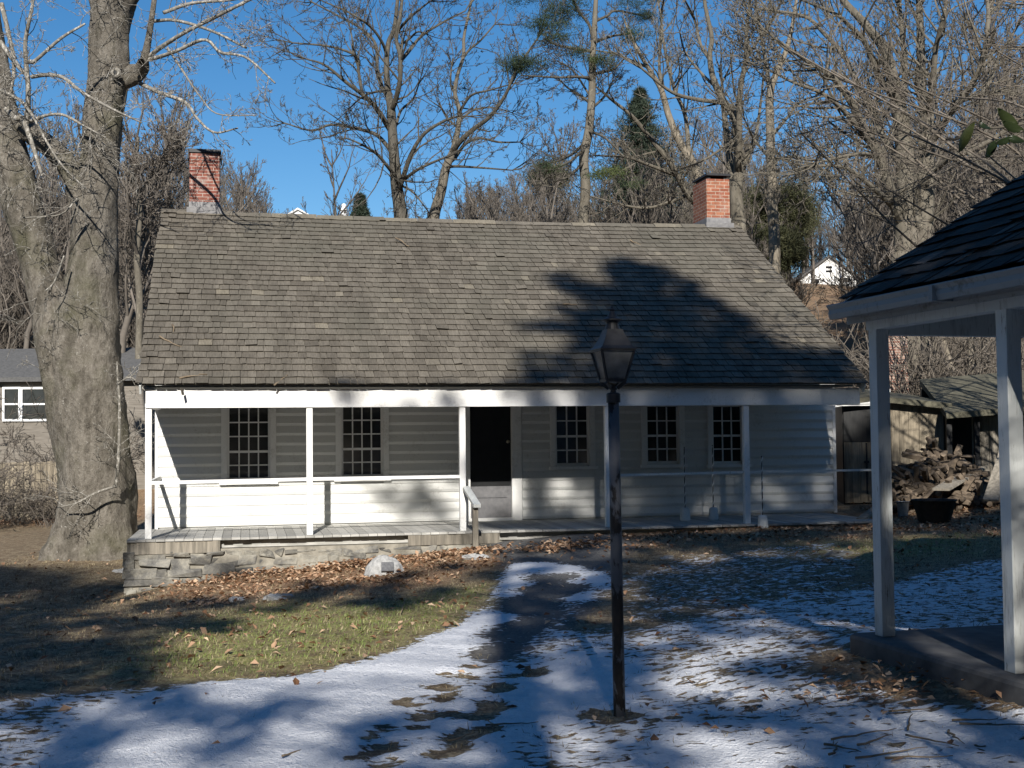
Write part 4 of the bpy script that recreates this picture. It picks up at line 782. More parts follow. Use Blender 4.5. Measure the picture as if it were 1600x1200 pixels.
traced_tree('bare_tree', 'huge spreading bare tree with many limbs fanning left, above the small shed', [(1420, 420, 26), (1419, 360, 21), (1417, 320, 18), (1415, 262, 15), (1410, 204, 13), (1401, 146, 11), (1392, 111, 9), (1381, 76, 8), (1352, 38, 6.4), (1317, 0, 5), (1290, -40, 3)], [
    [(1436, 400, 18), (1444, 335, 15), (1448, 233, 12.5, .5), (1448, 175, 11, .8), (1437, 131, 8.5, 1), (1439, 88, 7, 1.2), (1436, 0, 5, 1.5), (1434, -50, 3)],
    [(1412, 350, 10), (1398, 320, 9, -.4), (1375, 248, 7.5, -1), (1352, 204, 6.5, -1.4), (1328, 157, 5.6, -1.8), (1302, 122, 4.6, -2.1), (1267, 99, 3.6, -2.4), (1229, 73, 2.6, -2.8), (1195, 48, 1.6, -3)],
    [(1410, 260, 6), (1375, 204, 5.4, .6), (1357, 166, 4.8, 1), (1337, 125, 4.2, 1.3), (1317, 85, 3.8, 1.6), (1287, 52, 3.2, 1.9), (1258, 26, 2.6, 2.2), (1200, 15, 1.8, 2.6)],
    [(1362, 222, 5), (1340, 198, 4.4, -1.4), (1317, 172, 3.8, -1.9), (1285, 146, 3, -2.4), (1238, 128, 2.2, -2.8), (1198, 106, 1.4, -3)], [(1404, 160, 6), (1375, 122, 5.2, -.8), (1352, 67, 4.4, -1.3), (1325, 38, 3.4, -1.7), (1302, 20, 2.6, -2), (1240, -5, 1.6)],
    [(1412, 150, 5), (1414, 99, 4.6, .9), (1410, 58, 4, 1.3), (1404, -10, 3, 1.6)], [(1448, 180, 6), (1457, 131, 5, -.7), (1463, 73, 4.2, -1.1), (1477, 15, 3.2, -1.5), (1485, -40, 2)], [(1450, 230, 6.5), (1490, 170, 5.4, -1), (1530, 110, 4.4, -1.4), (1544, 29, 3.4, -1.7), (1538, -30, 2.2)],
    [(1500, 158, 4), (1540, 140, 3.4, .6), (1560, 90, 2.8, 1), (1590, 40, 2, 1.4), (1610, 0, 1.4)], [(1440, 290, 5), (1480, 250, 4.2, -1.2), (1530, 230, 3.2, -1.8), (1580, 200, 2.2, -2.2)], [(1403, 330, 5), (1360, 290, 4, -1.4), (1320, 262, 3, -2), (1270, 260, 2, -2.5), (1245, 268, 1.2)],
    [(1375, 250, 3.6), (1350, 240, 3, -1.6), (1310, 246, 2.4, -2.2), (1275, 255, 1.6, -2.6)]], 34, 'bark_mid', 'bark_mid', kid=10, L0=2.0, **TW)
traced_tree('bare_tree', 'thin bare tree between the sycamore and the cottage gable', [(219, 640, 7), (217, 560, 6), (218, 470, 5.4), (214, 400, 5), (218, 330, 4.4), (212, 270, 3.6), (216, 215, 2.4)], [
    [(217, 420, 3), (228, 370, 2.6, .6), (236, 310, 2, 1), (240, 260, 1.4)], [(215, 400, 3), (203, 350, 2.6, -.6), (198, 290, 1.8, -1), (196, 240, 1.2)], [(218, 340, 2.6), (230, 300, 2.2, .6), (248, 260, 1.6, 1), (258, 235, 1)], [(217, 470, 2.4), (236, 430, 2, .8), (250, 380, 1.4, 1)], [(217, 500, 2.4), (204, 450, 1.8, .8), (197, 410, 1.2, 1)]], 36, 'bark_mid', 'twig', kid=10, L0=1.5, kids=(6, 5, 3), klen=.5, rmin=.0085)

# ------------------------------------------------------------------ evergreens
def needles(b, C, rad, n, ln=.10, w=.012, flat=.6, tint=(0, 1), up=.2):
    """clump of short needle blades round the centres C"""
    C = np.asarray(C); k = len(C); P = np.repeat(C, n, 0) + rng.normal(size=(k * n, 3)) * np.array([1, 1, flat]) * np.repeat(np.broadcast_to(rad, (k,)), n)[:, None] * .5
    D = unit(rng.normal(size=(k * n, 3)) + [0, 0, up]); S_ = unit(np.cross(D, rng.normal(size=(k * n, 3)))); L = ln * rng.uniform(.6, 1.3, (k * n, 1))
    V = np.stack([P - S_ * w, P + S_ * w, P + D * L], 1).reshape(-1, 3); F = np.arange(k * n * 3).reshape(-1, 3)
    t = np.repeat(rng.uniform(*tint, k), n) * .6 + rng.uniform(*tint, k * n) * .4; b.add(V, F, np.repeat(t, 3))
def pine():
    Y = 38.; base = PT(911, 360, Y); off = np.array([base[0], Y, gz(base[0], Y)])
    t = empty('pine_tree', tuple(off), label='tall thin pine with sparse needle tufts and dead lower branches behind the roof', cat='tree')
    P, r = limb([(908, 400, 9), (911, 350, 8.4), (915, 292, 8), (912, 248, 7.6), (920, 204, 7), (925, 146, 6), (925, 102, 5.4), (928, 58, 4.6), (931, 0, 3.6), (935, -70, 2.4)], Y)
    P = P - off; P = np.vstack([[P[0][0], P[0][1], -.3], P]); r = np.r_[r[0], r]; b = MB(); b.tubes(P[None], r[None], 12, .5); b.build('trunk', M['bark_mid'], t, smooth=True)
    L_ = [[(925, 80, 3), (902, 77, 2.4, -.5), (870, 70, 1.8, -.8), (850, 60, 1.2)], [(926, 60, 2.8), (920, 38, 2.4, .4), (902, 15, 2, .7), (893, -10, 1.3)], [(922, 122, 3), (900, 120, 2.2, -.6), (873, 121, 1.8, -1), (815, 118, 1.2, -1.5)],
        [(921, 160, 2.6), (905, 148, 2, .6), (887, 137, 1.5, 1), (870, 120, 1)], [(927, 66, 2.8), (945, 60, 2.2, -.5), (963, 55, 1.8, -.9), (990, 52, 1.2)], [(929, 34, 2.6), (948, 25, 2.2, .6), (963, 17, 1.8, .9), (1004, 24, 1.2, 1.4)],
        [(925, 116, 2.6), (945, 112, 2.2, .6), (963, 105, 1.7, 1), (987, 76, 1.2, 1.4)], [(914, 233, 2.8), (900, 244, 2.4, -.8), (887, 254, 2, -1.2), (844, 271, 1.2, -2)], [(915, 222, 2.6), (895, 240, 2.2, .6), (870, 252, 1.6, 1), (845, 255, 1)],
        [(913, 252, 2.6), (890, 275, 2, -1), (860, 285, 1.3, -1.6)], [(924, 170, 2.4), (945, 150, 1.8, .7), (958, 125, 1.2, 1)], [(922, 150, 2), (895, 110, 1.6, 1), (870, 95, 1.1, 1.4)], [(918, 205, 2), (945, 215, 1.7, -1), (975, 245, 1.2, -1.6)]]
    b = MB(); ends = []
    for l in L_:
        p, q = limb(l, Y); p = p - off; b.tubes(p[None], q[None], 6, .4); n = 12; i = rng.integers(2, len(p) - 1, n); T = unit(p[i + 1] - p[i - 1]); D = unit(T + rng.normal(size=(n, 3)) * .6)
        grow(b, p[i], D, rng.uniform(.4, 1.2, n), np.full(n, .012), 0, 5, .05, .35, (5, 3), .5, .7, (4, 3, 3), .007)
    b.build('branches', M['bark_dark'], t, smooth=True)
    b = MB()
    for px, py, rr, k, dy, tn in [(875, 25, 26, 60, .6, (0, .7)), (852, 41, 20, 50, -.5, (0, .7)), (867, 60, 17, 34, -.6, (0, .8)), (893, 5, 22, 40, .7, (0, .8)), (1004, 26, 15, 30, 1.2, (0, .9)), (990, 55, 18, 30, -.8, (0, .9)), (985, 5, 20, 24, .8, (0, .8)), (937, 90, 12, 26, -.5, (.6, 1)), (905, 84, 14, 20, -.6, (.2, .9)), (945, 100, 14, 16, .6, (.3, 1)),
        (817, 98, 20, 60, -1.5, (0, .7)), (806, 108, 12, 26, -1.5, (0, .7)), (952, 270, 14, 24, -1.5, (.7, 1)), (930, 274, 10, 14, -1.5, (.4, 1)), (860, 262, 16, 22, -1.8, (.1, .9)), (985, 285, 14, 12, -1, (.3, .9)), (820, 0, 16, 22, .5, (0, .7))]:
        c = PT(px, py, Y + dy) - off; rad = rr * Y / FPX; C = c + rng.normal(size=(k, 3)) * rad * .6 * np.array([1.3, 1, .36]); needles(b, C, .26, 34, .13, .007, .5, tn)
    b.build('needles', M['needle'], t)
pine()
def conifer(name, label, px, py_top, py_base, Y, hw, matn, n=900, dens=60, group=None, cat='tree', ln=.16, w=.014, zb=None, rag=.25):
    top = PT(px, py_top, Y); zb = gz(top[0], Y) if zb is None else zb; Hh = top[2] - zb; R = hw * Y / FPX; t = empty(name, (top[0], Y, zb), label=label, cat=cat, group=group)
    b = MB(); b.tube([(0, 0, -.2), (0, 0, Hh * .5), (0, 0, Hh)], [.02 * Hh, .012 * Hh, .01], 9)
    b.build('trunk', M['bark_dark'], t, smooth=True); hmin = (PT(px, py_base, Y)[2] - zb) / Hh; b = MB()
    n_t = int(n / 8); az = rng.uniform(0, 6.28, n); h = np.clip(hmin + (1 - hmin) * (rng.random(n) ** .8), 0, .985); h = np.round(h * n_t) / n_t + rng.normal(0, .003, n); rmax = R * (1 - h) / (1 - hmin) * (1 + rag * rng.normal(size=n) * .6) + .05
    L = np.maximum(rmax, .1); P0 = np.stack([0 * az, 0 * az, h * Hh], 1); D = np.stack([np.cos(az), np.sin(az), -.25 + .3 * h], 1)
    P = grow(b, P0, D, L, np.full(n, .012 + .004 * Hh / 10), 0, 5, .05, .12, (), sides=(3,), rmin=.005)
    f = rng.uniform(.15, 1, (n, 6)) ** .7 * 5; i = np.minimum(f.astype(int), 4); fr = (f - i)[..., None]; bi = np.arange(n)[:, None]; C = (P[bi, i] * (1 - fr) + P[bi, i + 1] * fr).reshape(-1, 3)
    b.build('branches', M['bark_dark'], t, smooth=True); b = MB(); needles(b, C, np.repeat(np.clip(L * .28, .1, .6), 6), int(dens / 6), ln, w, .35, up=-.1); needles(b, [[0, 0, Hh - q * .12] for q in range(12)], np.linspace(.05, .3, 12), 40, ln * .7, w * .7, 1); b.build('needles', M[matn], t); return t
conifer('spruce_tree', 'dark ragged spruce poking above the far treeline right of the tall pine', 1000, 138, 350, 56, 84, 'spruce', 520, 42, ln=.28, w=.017, rag=.75)
conifer('evergreen_tree', 'small dark cone-shaped evergreen on the skyline left of the tallest bare tree', 563, 303, 352, 80, 17, 'spruce', 300, 40, ln=.3, w=.03)
def evergreen_mass(name, label, px, py, hw, hh, Y, matn='olive', k=170):
    """broad loose evergreen crown on a forked trunk"""
    c = PT(px, py, Y); zb = gz(c[0], Y); t = empty(name, (c[0], Y, zb), label=label, cat='tree'); ctr = np.array([0, 0, c[2] - zb]); rx, rz = hw * Y / FPX, hh * Y / FPX
    b = MB(); b.tube([(0, 0, -.3), (.1, 0, ctr[2] * .6), (0, .1, ctr[2] + rz * .6)], [.2, .14, .05], 9); b.build('trunk', M['bark_dark'], t, smooth=True)
    C = ctr + unit(rng.normal(size=(k, 3))) * rng.uniform(.35, 1, (k, 1)) * np.array([rx, rx, rz]); b = MB()
    P0 = np.tile(ctr - [0, 0, rz * .3], (k, 1)) + rng.normal(size=(k, 3)) * .2; V = C - P0; grow(b, P0, V, np.linalg.norm(V, axis=1), np.full(k, .03), 0, 5, .02, .12, (), sides=(4,)); b.build('branches', M['bark_dark'], t, smooth=True)
    b = MB(); C2 = (np.repeat(C, 5, 0) + rng.normal(size=(k * 5, 3)) * rx * .14); needles(b, C2, .5, 34, .22, .014, .5); b.build('needles', M[matn], t)
evergreen_mass('evergreen_tree', 'olive green pine behind the slender straight trunk, right of the right chimney', 1215, 330, 50, 42, 50)
evergreen_mass('evergreen_tree', 'darker green pine low beside the right end of the cottage roof', 1205, 392, 42, 30, 46)
evergreen_mass('evergreen_tree', 'pale olive pine on the slope just above the white house on the hill', 1225, 345, 44, 40, 62)
evergreen_mass('evergreen_tree', 'faint green pine on the skyline left of the spruce', 860, 280, 30, 22, 70, k=80)

# ------------------------------------------------------------------ wooded hillside
src = bpy.data.collections.new('wood_sources')     # not linked to the scene: only feeds the wood
def bare_variant(H_, k0, wide):
    b = MB(); P = smooth_poly([(0, 0, -.5), (rng.normal() * .1, rng.normal() * .1, H_ * .3), (rng.normal() * .3, rng.normal() * .3, H_ * .6), (rng.normal() * .5, rng.normal() * .5, H_)], 12); r = np.linspace(.16, .02, 12) * H_ / 11; b.tubes(P[None], r[None], 6, .5)
    n = k0; t = rng.uniform(.22, .97, n) * 11; i = np.minimum(t.astype(int), 10); C = P[i] + (P[i + 1] - P[i]) * (t - i)[:, None]; az = rng.uniform(0, 6.28, n); D = np.stack([np.cos(az) * wide, np.sin(az) * wide, np.full(n, .9)], 1)
    grow(b, C, D, H_ * .36 * rng.uniform(.6, 1.15, n) * (1.15 - .6 * t / 11), np.full(n, .05) * H_ / 11, 0, 5, .16, .25, (5, 4, 3), .52, .65, (4, 3, 3, 3), .0095)
    o = b.build('wood_tree', M['twig'], smooth=True, link=False); src.objects.link(o); return o
VAR = [bare_variant(10.5, 22, .7), bare_variant(9, 20, .9), bare_variant(11, 18, .5), bare_variant(8, 24, 1.0)]
def gn_scatter(name, pts, scales, kind_mat, coll, label=None):
    me = bpy.data.meshes.new(name); me.vertices.add(len(pts)); me.vertices.foreach_set('co', np.asarray(pts, float).ravel())
    a = me.attributes.new('sc', 'FLOAT', 'POINT'); a.data.foreach_set('value', np.asarray(scales, float)); a = me.attributes.new('rz', 'FLOAT', 'POINT'); a.data.foreach_set('value', rng.uniform(0, 6.28, len(pts))); me.materials.append(kind_mat)
    o = bpy.data.objects.new(name, me); col.objects.link(o); ng = bpy.data.node_groups.new(name, 'GeometryNodeTree'); ng.interface.new_socket('Geometry', in_out='INPUT', socket_type='NodeSocketGeometry'); ng.interface.new_socket('Geometry', in_out='OUTPUT', socket_type='NodeSocketGeometry')
    nn = ng.nodes; gi = nn.new('NodeGroupInput'); go = nn.new('NodeGroupOutput'); ci = nn.new('GeometryNodeCollectionInfo'); ci.inputs['Collection'].default_value = coll; ci.inputs['Separate Children'].default_value = True; ci.inputs['Reset Children'].default_value = True
    ip = nn.new('GeometryNodeInstanceOnPoints'); ip.inputs['Pick Instance'].default_value = True; na = nn.new('GeometryNodeInputNamedAttribute'); na.data_type = 'FLOAT'; na.inputs[0].default_value = 'sc'; nr = nn.new('GeometryNodeInputNamedAttribute'); nr.data_type = 'FLOAT'; nr.inputs[0].default_value = 'rz'; cx = nn.new('ShaderNodeCombineXYZ')
    L = ng.links; L.new(gi.outputs[0], ip.inputs['Points']); L.new(ci.outputs[0], ip.inputs['Instance']); L.new(na.outputs[0], ip.inputs['Scale']); L.new(nr.outputs[0], cx.inputs[2]); L.new(cx.outputs[0], ip.inputs['Rotation']); L.new(ip.outputs[0], go.inputs[0])
    m = o.modifiers.new('scatter', 'NODES'); m.node_group = ng; tag(o, kind='stuff'); return o
pts = []; sc = []
while len(pts) < 1700:
    y = rng.uniform(46, 118); x = rng.uniform(-.52, .52) * y; ax = x / y
    if (.2 < ax < .3 and 56 < y < 99) or (.215 < ax < .29 and y < 99): continue
    if -.19 < ax < -.11 and y < 112: continue
    s = rng.uniform(.5, .9) * (1.1 if ax > .1 else 1)
    if ax < -.25: s *= 1.15
    if -.2 < ax < -.04: s *= .72
    pts.append((x, y, float(G(x, y)) - .1)); sc.append(s)
gn_scatter('hillside_wood', pts, sc, M['twig'], src)
# nearer wood trees one can tell apart
near_spots = [(-11.5, 37, 1.05, 'bare tree left of the sycamore trunks, over the neighbouring roof'), (-14.5, 41, 1.1, 'bare tree at the far left edge behind the grey neighbouring building'), (-13.2, 46, 1.0, 'twiggy bare tree seen in the fork of the sycamore'), (-9.6, 44, 1.0, 'bare tree just left of the left chimney'), (-7.2, 50, .95, 'bare tree just right of the left chimney'), (-5.2, 56, .8, 'low bare tree on the skyline right of the left chimney'),
    (1.8, 52, .9, 'bushy bare tree on the slope left of the pine trunk'), (3.6, 48, .8, 'bushy bare tree on the slope right of the pine trunk'), (6.0, 46, .8, 'bare tree low behind the right chimney'), (7.9, 42, .85, 'bare tree behind the right end of the cottage'), (14.6, 38, 1.1, 'bare tree seen above the far end of the nearer porch roof'), (17.0, 42, 1.2, 'tall bare tree at the right edge above the dark porch roof'), (13.0, 44, 1.2, 'bare tree behind the huge spreading tree'), (10.6, 50, 1.0, 'bare tree on the slope left of the white hill house')]
for k, (x, y, s, lab) in enumerate(near_spots):
    o = bpy.data.objects.new('bare_tree', VAR[k % 4].data); col.objects.link(o); o.location = (x, y, gz(x, y)); o.scale = (s, s, s); o.rotation_euler = (0, 0, k * 1.7); tag(o, lab, 'tree', 'bare trees at the foot of the wooded hill')
# undergrowth on the slope
usrc = bpy.data.collections.new('brush_sources')
for k in range(3):
    b = MB(); n = 34; az = rng.uniform(0, 6.28, n); grow(b, np.stack([rng.normal(size=n) * .3, rng.normal(size=n) * .3, np.zeros(n)], 1), np.stack([np.cos(az), np.sin(az), np.full(n, 1.6)], 1), rng.uniform(1.2, 2.8, n), np.full(n, .014), 0, 5, -.02, .3, (6, 4), .5, .6, (3, 3, 3), .007); usrc.objects.link(b.build('brush', M['twig_pale' if k else 'twig'], smooth=True, link=False))
pts = []; sc = []
for _ in range(520):
    y = rng.uniform(35, 75) if _ % 3 else rng.uniform(34, 42); x = rng.uniform(-.5, .5) * y
    if (y < 40 and -10.5 < x < 9) or .2 < x / y < .31: continue
    pts.append((x, y, float(G(x, y)))); sc.append(rng.uniform(.5, 1.15))
gn_scatter('undergrowth', pts, sc, M['twig'], usrc)

# pale arching shrub beyond the nearer porch
def arching_shrub():
    Y = 19.; off = np.array([10.6, Y, gz(10.6, Y)]); t = empty('arching_shrub', tuple(off), label='overgrown pale-twigged shrub arching in from the right above the nearer porch roof', cat='shrub'); b = MB()
    for k in range(26):
        ex, ey = rng.uniform(1190, 1620), rng.uniform(-60, 400); mx = ex + (1880 - ex) * rng.uniform(.35, .6); my = ey + rng.uniform(60, 190) + (ex < 1400) * 60
        if ex < 1330 and ey > 250: ey -= 120
        A = [(1880 + rng.uniform(-40, 40), 740, 3.4, 0), (1800, 560 + rng.uniform(-60, 60), 3, rng.uniform(-1, 1)), (mx, my - 60, 2.2, rng.uniform(-2, 2)), (ex, ey, 1.1, rng.uniform(-3, 3))]
        p, r = limb(A, Y, 16); p = p - off; b.tubes(p[None], r[None], 5, random.random()); n = 11; i = rng.integers(6, 15, n); T = unit(p[i] - p[i - 1]); D = unit(T + rng.normal(size=(n, 3)) * .55); grow(b, p[i], D, rng.uniform(.5, 1.6, n), np.full(n, .0085), 0, 5, .0, .3, (4, 3), .5, .6, (4, 3, 3), .0045)
    b.build('stems', M['twig_pale'], t, smooth=True)
arching_shrub()
# ------------------------------------------------------------------ buildings round about
def far_house(name, label, px0, px1, y_eave, y_base, y_ridge, Y, wall, roof, gable=True, wins=(), chim=None, depth=6, cat='house'):
    a = PT(px0, y_base, Y); c = PT(px1, y_base, Y); W_h = c[0] - a[0]; zb = min(gz(a[0], Y), gz(c[0], Y)) - .3; t = empty(name, ((a[0] + c[0]) / 2, Y, zb), label=label, cat=cat)
    ze = PT(px0, y_eave, Y)[2] - zb; zr = PT(px0, y_ridge, Y)[2] - zb; h = W_h / 2; b = MB(); b.box(-h, h, 0, depth, 0, ze)
    if gable:
        b.add([[-h, 0, ze], [h, 0, ze], [0, 0, zr], [-h, depth, ze], [h, depth, ze], [0, depth, zr]], [[0, 1, 2], [5, 4, 3]])
    b.build('wall', wall, t); b = MB(); o = .25
    if gable:
        for s in (-1, 1): b.hexa([[0, -o, zr], [s * (h + o), -o, ze - o * .4], [s * (h + o), depth + o, ze - o * .4], [0, depth + o, zr], [0, -o, zr + .15], [s * (h + o), -o, ze - o * .4 + .15], [s * (h + o), depth + o, ze - o * .4 + .15], [0, depth + o, zr + .15]])
    else:
        b.hexa([[-h - o, -o, ze], [h + o, -o, ze], [h + o, depth / 2, zr], [-h - o, depth / 2, zr], [-h - o, -o, ze + .12], [h + o, -o, ze + .12], [h + o, depth / 2, zr + .12], [-h - o, depth / 2, zr + .12]])
        b.hexa([[-h - o, depth / 2, zr], [h + o, depth / 2, zr], [h + o, depth + o, ze], [-h - o, depth + o, ze], [-h - o, depth / 2, zr + .12], [h + o, depth / 2, zr + .12], [h + o, depth + o, ze + .12], [-h - o, depth + o, ze + .12]])
    r = b.build('roof', roof, t)
    for (x0, x1, y0, y1) in wins:
        p0 = PT(x0, y1, Y); p1 = PT(x1, y0, Y); ox = (a[0] + c[0]) / 2; f = MB(); e = .07 * Y / 40
        f.box(p0[0] - ox - e, p1[0] - ox + e, -.06, -.002, p0[2] - zb - e, p0[2] - zb); f.box(p0[0] - ox - e, p1[0] - ox + e, -.06, -.002, p1[2] - zb, p1[2] - zb + e); f.box(p0[0] - ox - e, p0[0] - ox, -.06, -.002, p0[2] - zb, p1[2] - zb); f.box(p1[0] - ox, p1[0] - ox + e, -.06, -.002, p0[2] - zb, p1[2] - zb)
        mz = (p0[2] + p1[2]) / 2 - zb; f.box(p0[0] - ox, p1[0] - ox, -.045, -.002, mz - e * .4, mz + e * .4); w = f.build('window', M['white'], t); g = MB(); g.box(p0[0] - ox, p1[0] - ox, -.02, -.003, p0[2] - zb, p1[2] - zb); g.build('pane', M['pane'], w)
    if chim:
        p0 = PT(chim[0], chim[2], Y); p1 = PT(chim[1], chim[2], Y); ox = (a[0] + c[0]) / 2; g = MB(); g.box(p0[0] - ox, p1[0] - ox, .3 * depth, .3 * depth + (p1[0] - p0[0]), ze * .8, p0[2] - zb); g.build('chimney', M['brick_far'], r)
    return t
far_house('hill_house', 'white gabled house far up the wooded hill beyond the right end of the cottage', 1252, 1342, 437, 490, 402, 100, M['white'], M['asphalt_roof'], True, [(1268, 1280, 436, 452), (1312, 1326, 434, 452), (1290, 1300, 416, 426)])
far_house('garden_building', 'low white outbuilding just below the white house on the hill', 1290, 1345, 492, 512, 484, 92, M['white'], M['asphalt_roof'], False, [(1310, 1320, 496, 506)], depth=5, cat='outbuilding')
far_house('hill_house', 'pale house on the slope glimpsed between the sycamore and the cottage roof', 186, 262, 425, 468, 396, 84, M['white'], M['asphalt_roof'], True, [(196, 208, 428, 446), (222, 234, 428, 446)])
far_house('hill_house', 'white roofed house whose gable just shows on the skyline over the roof ridge', 440, 492, 344, 400, 328, 112, M['white'], M['white'], True)
far_house('grey_house', 'weathered grey sided building with a white window behind the sycamore', -260, 246, 600, 800, 540, 34, M['grey_siding'], M['asphalt_roof'], False, [(8, 30, 608, 655), (36, 74, 608, 655)], depth=7)
# white cupola post on the far skyline
c = PT(537, 352, 60); t = empty('garden_column', (c[0], 60, gz(c[0], 60)), label='slim white chimney pipe with a rounded cap on the skyline above the ridge', cat='chimney pipe'); zt = PT(537, 318, 60)[2] - gz(c[0], 60)
b = MB(); b.lathe([(.16, 0), (.16, zt - .35), (.2, zt - .34), (.2, zt - .28), (.1, zt - .26), (.13, zt - .12), (.1, zt - .02), (.001, zt)], 14); b.build('shaft', M['white'], t); b = MB(); b.lathe([(.3, -.3), (.3, .4), (.16, .45)], 14); b.build('base', M['white'], t)
# clapboard outbuilding, brick stack, shed, lean-to, stone wall at the right
p = PT(1322, 690, 28.5); c0 = PT(1240, 690, 28.5); t = empty('white_outbuilding', (p[0], 28.5, gz(p[0], 28.5)), label='sunlit white clapboard wall of an outbuilding between cottage corner and shed', cat='outbuilding'); zz = PT(1322, 690, 28.5)[2] - gz(p[0], 28.5); zt = PT(1322, 616, 28.5)[2] - gz(p[0], 28.5)
b = MB(); clapboards(b, c0[0] - p[0], .9, zz, zt, 0, .21); b.build('clapboard_wall', M['white_wall'], t); b = MB(); b.box(c0[0] - p[0], .9, .012, 3, zz, zt); b.build('wall', M['white_wall'], t); b = MB(); b.box(c0[0] - p[0] - .1, 1.0, -.12, 3.1, zt + .002, zt + .1); b.build('roof', M['white_worn'], t)
b = MB(); b.box(c0[0] - p[0] + .05, .85, .05, 2.9, -.3, zz - .002); b.build('foundation', M['wood_dark'], t)
p = PT(1403, 620, 31); zg = gz(p[0], 31); t = empty('brick_stack', (p[0], 31, zg), label='old pale brick chimney stack standing behind the shed roof', cat='chimney'); zt = PT(1403, 516, 31)[2] - zg; hw = 17 * 31 / FPX
b = MB(); b.box(-hw, hw, 0, .7, -.2, zt); b.build('stack', M['brick_far'], t); b = MB(); b.box(-hw - .04, hw + .04, -.04, .74, zt + .002, zt + .08); b.build('cap', M['concrete'], t)
# shed
S0 = PT(1368, 796, 24.6); sa = R_(-8); zg = gz(S0[0], 24.6); shed = empty('shed', (S0[0], 24.6, zg), sa, label='small weathered plank shed with a half dark door and a sagging slab roof', cat='shed')
zt = PT(1368, 632, 24.6)[2] - zg; Wr = (PT(1476, 700, 24.4)[0] - S0[0]) / math.cos(sa); Lf = (S0[0] - PT(1319, 700, 24.6)[0])
b = MB(); x = 0
while x < Wr: w = rng.uniform(.14, .2); b.box(x, min(x + w, Wr) - .006, 0, .03, -.1, zt + .05 - x * .05, j=.002); x += w
b.box(.01, Wr - .01, .031, 1.9, -.1, zt - .1); b.build('wall', M['wood_shed'], shed)
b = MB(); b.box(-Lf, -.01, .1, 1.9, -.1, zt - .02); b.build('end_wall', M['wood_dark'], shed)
b = MB(); x = -Lf + .02; zm = .62 * zt
while x < -.03: w = rng.uniform(.12, .17); b.box(x, min(x + w, -.02) - .005, .04, .075, .02, zm, j=.002); x += w
d_ = b.build('door', M['wood_shed'], shed); b = MB(); b.box(-Lf + .02, -.02, .045, .08, zm + .002, zt - .05); b.build('painted_dark_opening', M['wood_dark'], d_); b = MB(); b.box(-.16, -.13, .02, .04, .2, 1.2); b.build('batten', M['metal_dark'], d_); b = MB(); b.box(-.2, -.1, .0, .018, .8, .85); b.build('latch', M['metal_dark'], d_)  # black panel stands in for the shade of the open upper door
b = MB(); b.hexa([[-Lf - .12, -.2, zt - .02], [0, -.22, zt + .06], [0, 2.2, zt + .3], [-Lf - .12, 2.2, zt + .2], [-Lf - .12, -.2, zt + .07], [0, -.22, zt + .16], [0, 2.2, zt + .4], [-Lf - .12, 2.2, zt + .3]])
b.hexa([[.002, -.22, zt + .06], [Wr + .12, -.22, zt - .12], [Wr + .12, 2.2, zt + .1], [.002, 2.2, zt + .3], [.002, -.22, zt + .16], [Wr + .12, -.22, zt - .0], [Wr + .12, 2.2, zt + .2], [.002, 2.2, zt + .4]]); b.build('roof', M['moss_roof'], shed)
# stone wall behind the wood pile
p = PT(1500, 700, 26.2); zg = gz(p[0], 26.2); t = empty('stone_wall', (p[0], 26.2, zg), R_(-4), label='rough dry stone wall behind the firewood heap, beside the lean-to', cat='wall'); b = MB(); z = -.1
while z < 1.75:
    x = -.9 + rng.uniform(0, .15); hh = rng.uniform(.13, .24)
    while x < .75: w = rng.uniform(.2, .5); b.box(x, x + w - .02, rng.uniform(-.08, .04), .5, z, z + hh - .015, j=.035); x += w
    z += hh
b.build('stones', M['stone'], t, bevel=.03)
# lean-to
p = PT(1545, 740, 24.0); zg = gz(p[0], 24.0); t = empty('lean_to', (p[0], 24.0, zg), R_(-6), label='black open lean-to with a mossy sloping roof at the right, behind the nearer porch', cat='lean-to'); k_ = 24.0 / FPX
b = MB(); b.hexa([[-68 * k_, -.3, 1.55], [2.2, -.3, 1.75], [2.2, 2.4, 2.5], [-60 * k_, 2.4, 2.3], [-68 * k_, -.3, 1.66], [2.2, -.3, 1.87], [2.2, 2.4, 2.62], [-60 * k_, 2.4, 2.42]]); b.build('roof', M['moss_roof'], t)
b = MB(); x = -18 * k_
while x < 2.0: b.box(x, x + .15, .25, .29, -.05, 1.6, j=.004); x += .158
b.build('plank_wall', M['wood_grey'], t); b = MB(); b.box(-62 * k_, 2.1, 2.1, 2.2, -.1, 2.2); b.build('back_wall', M['wood_dark'], t)  # black back wall: shade of the open inside put into its colour
for x in (-64 * k_, -22 * k_, 2.0): b = MB(); b.box(x, x + .1, -.1, 0, -.1, 1.58); b.build('post', M['wood_dark'], t)
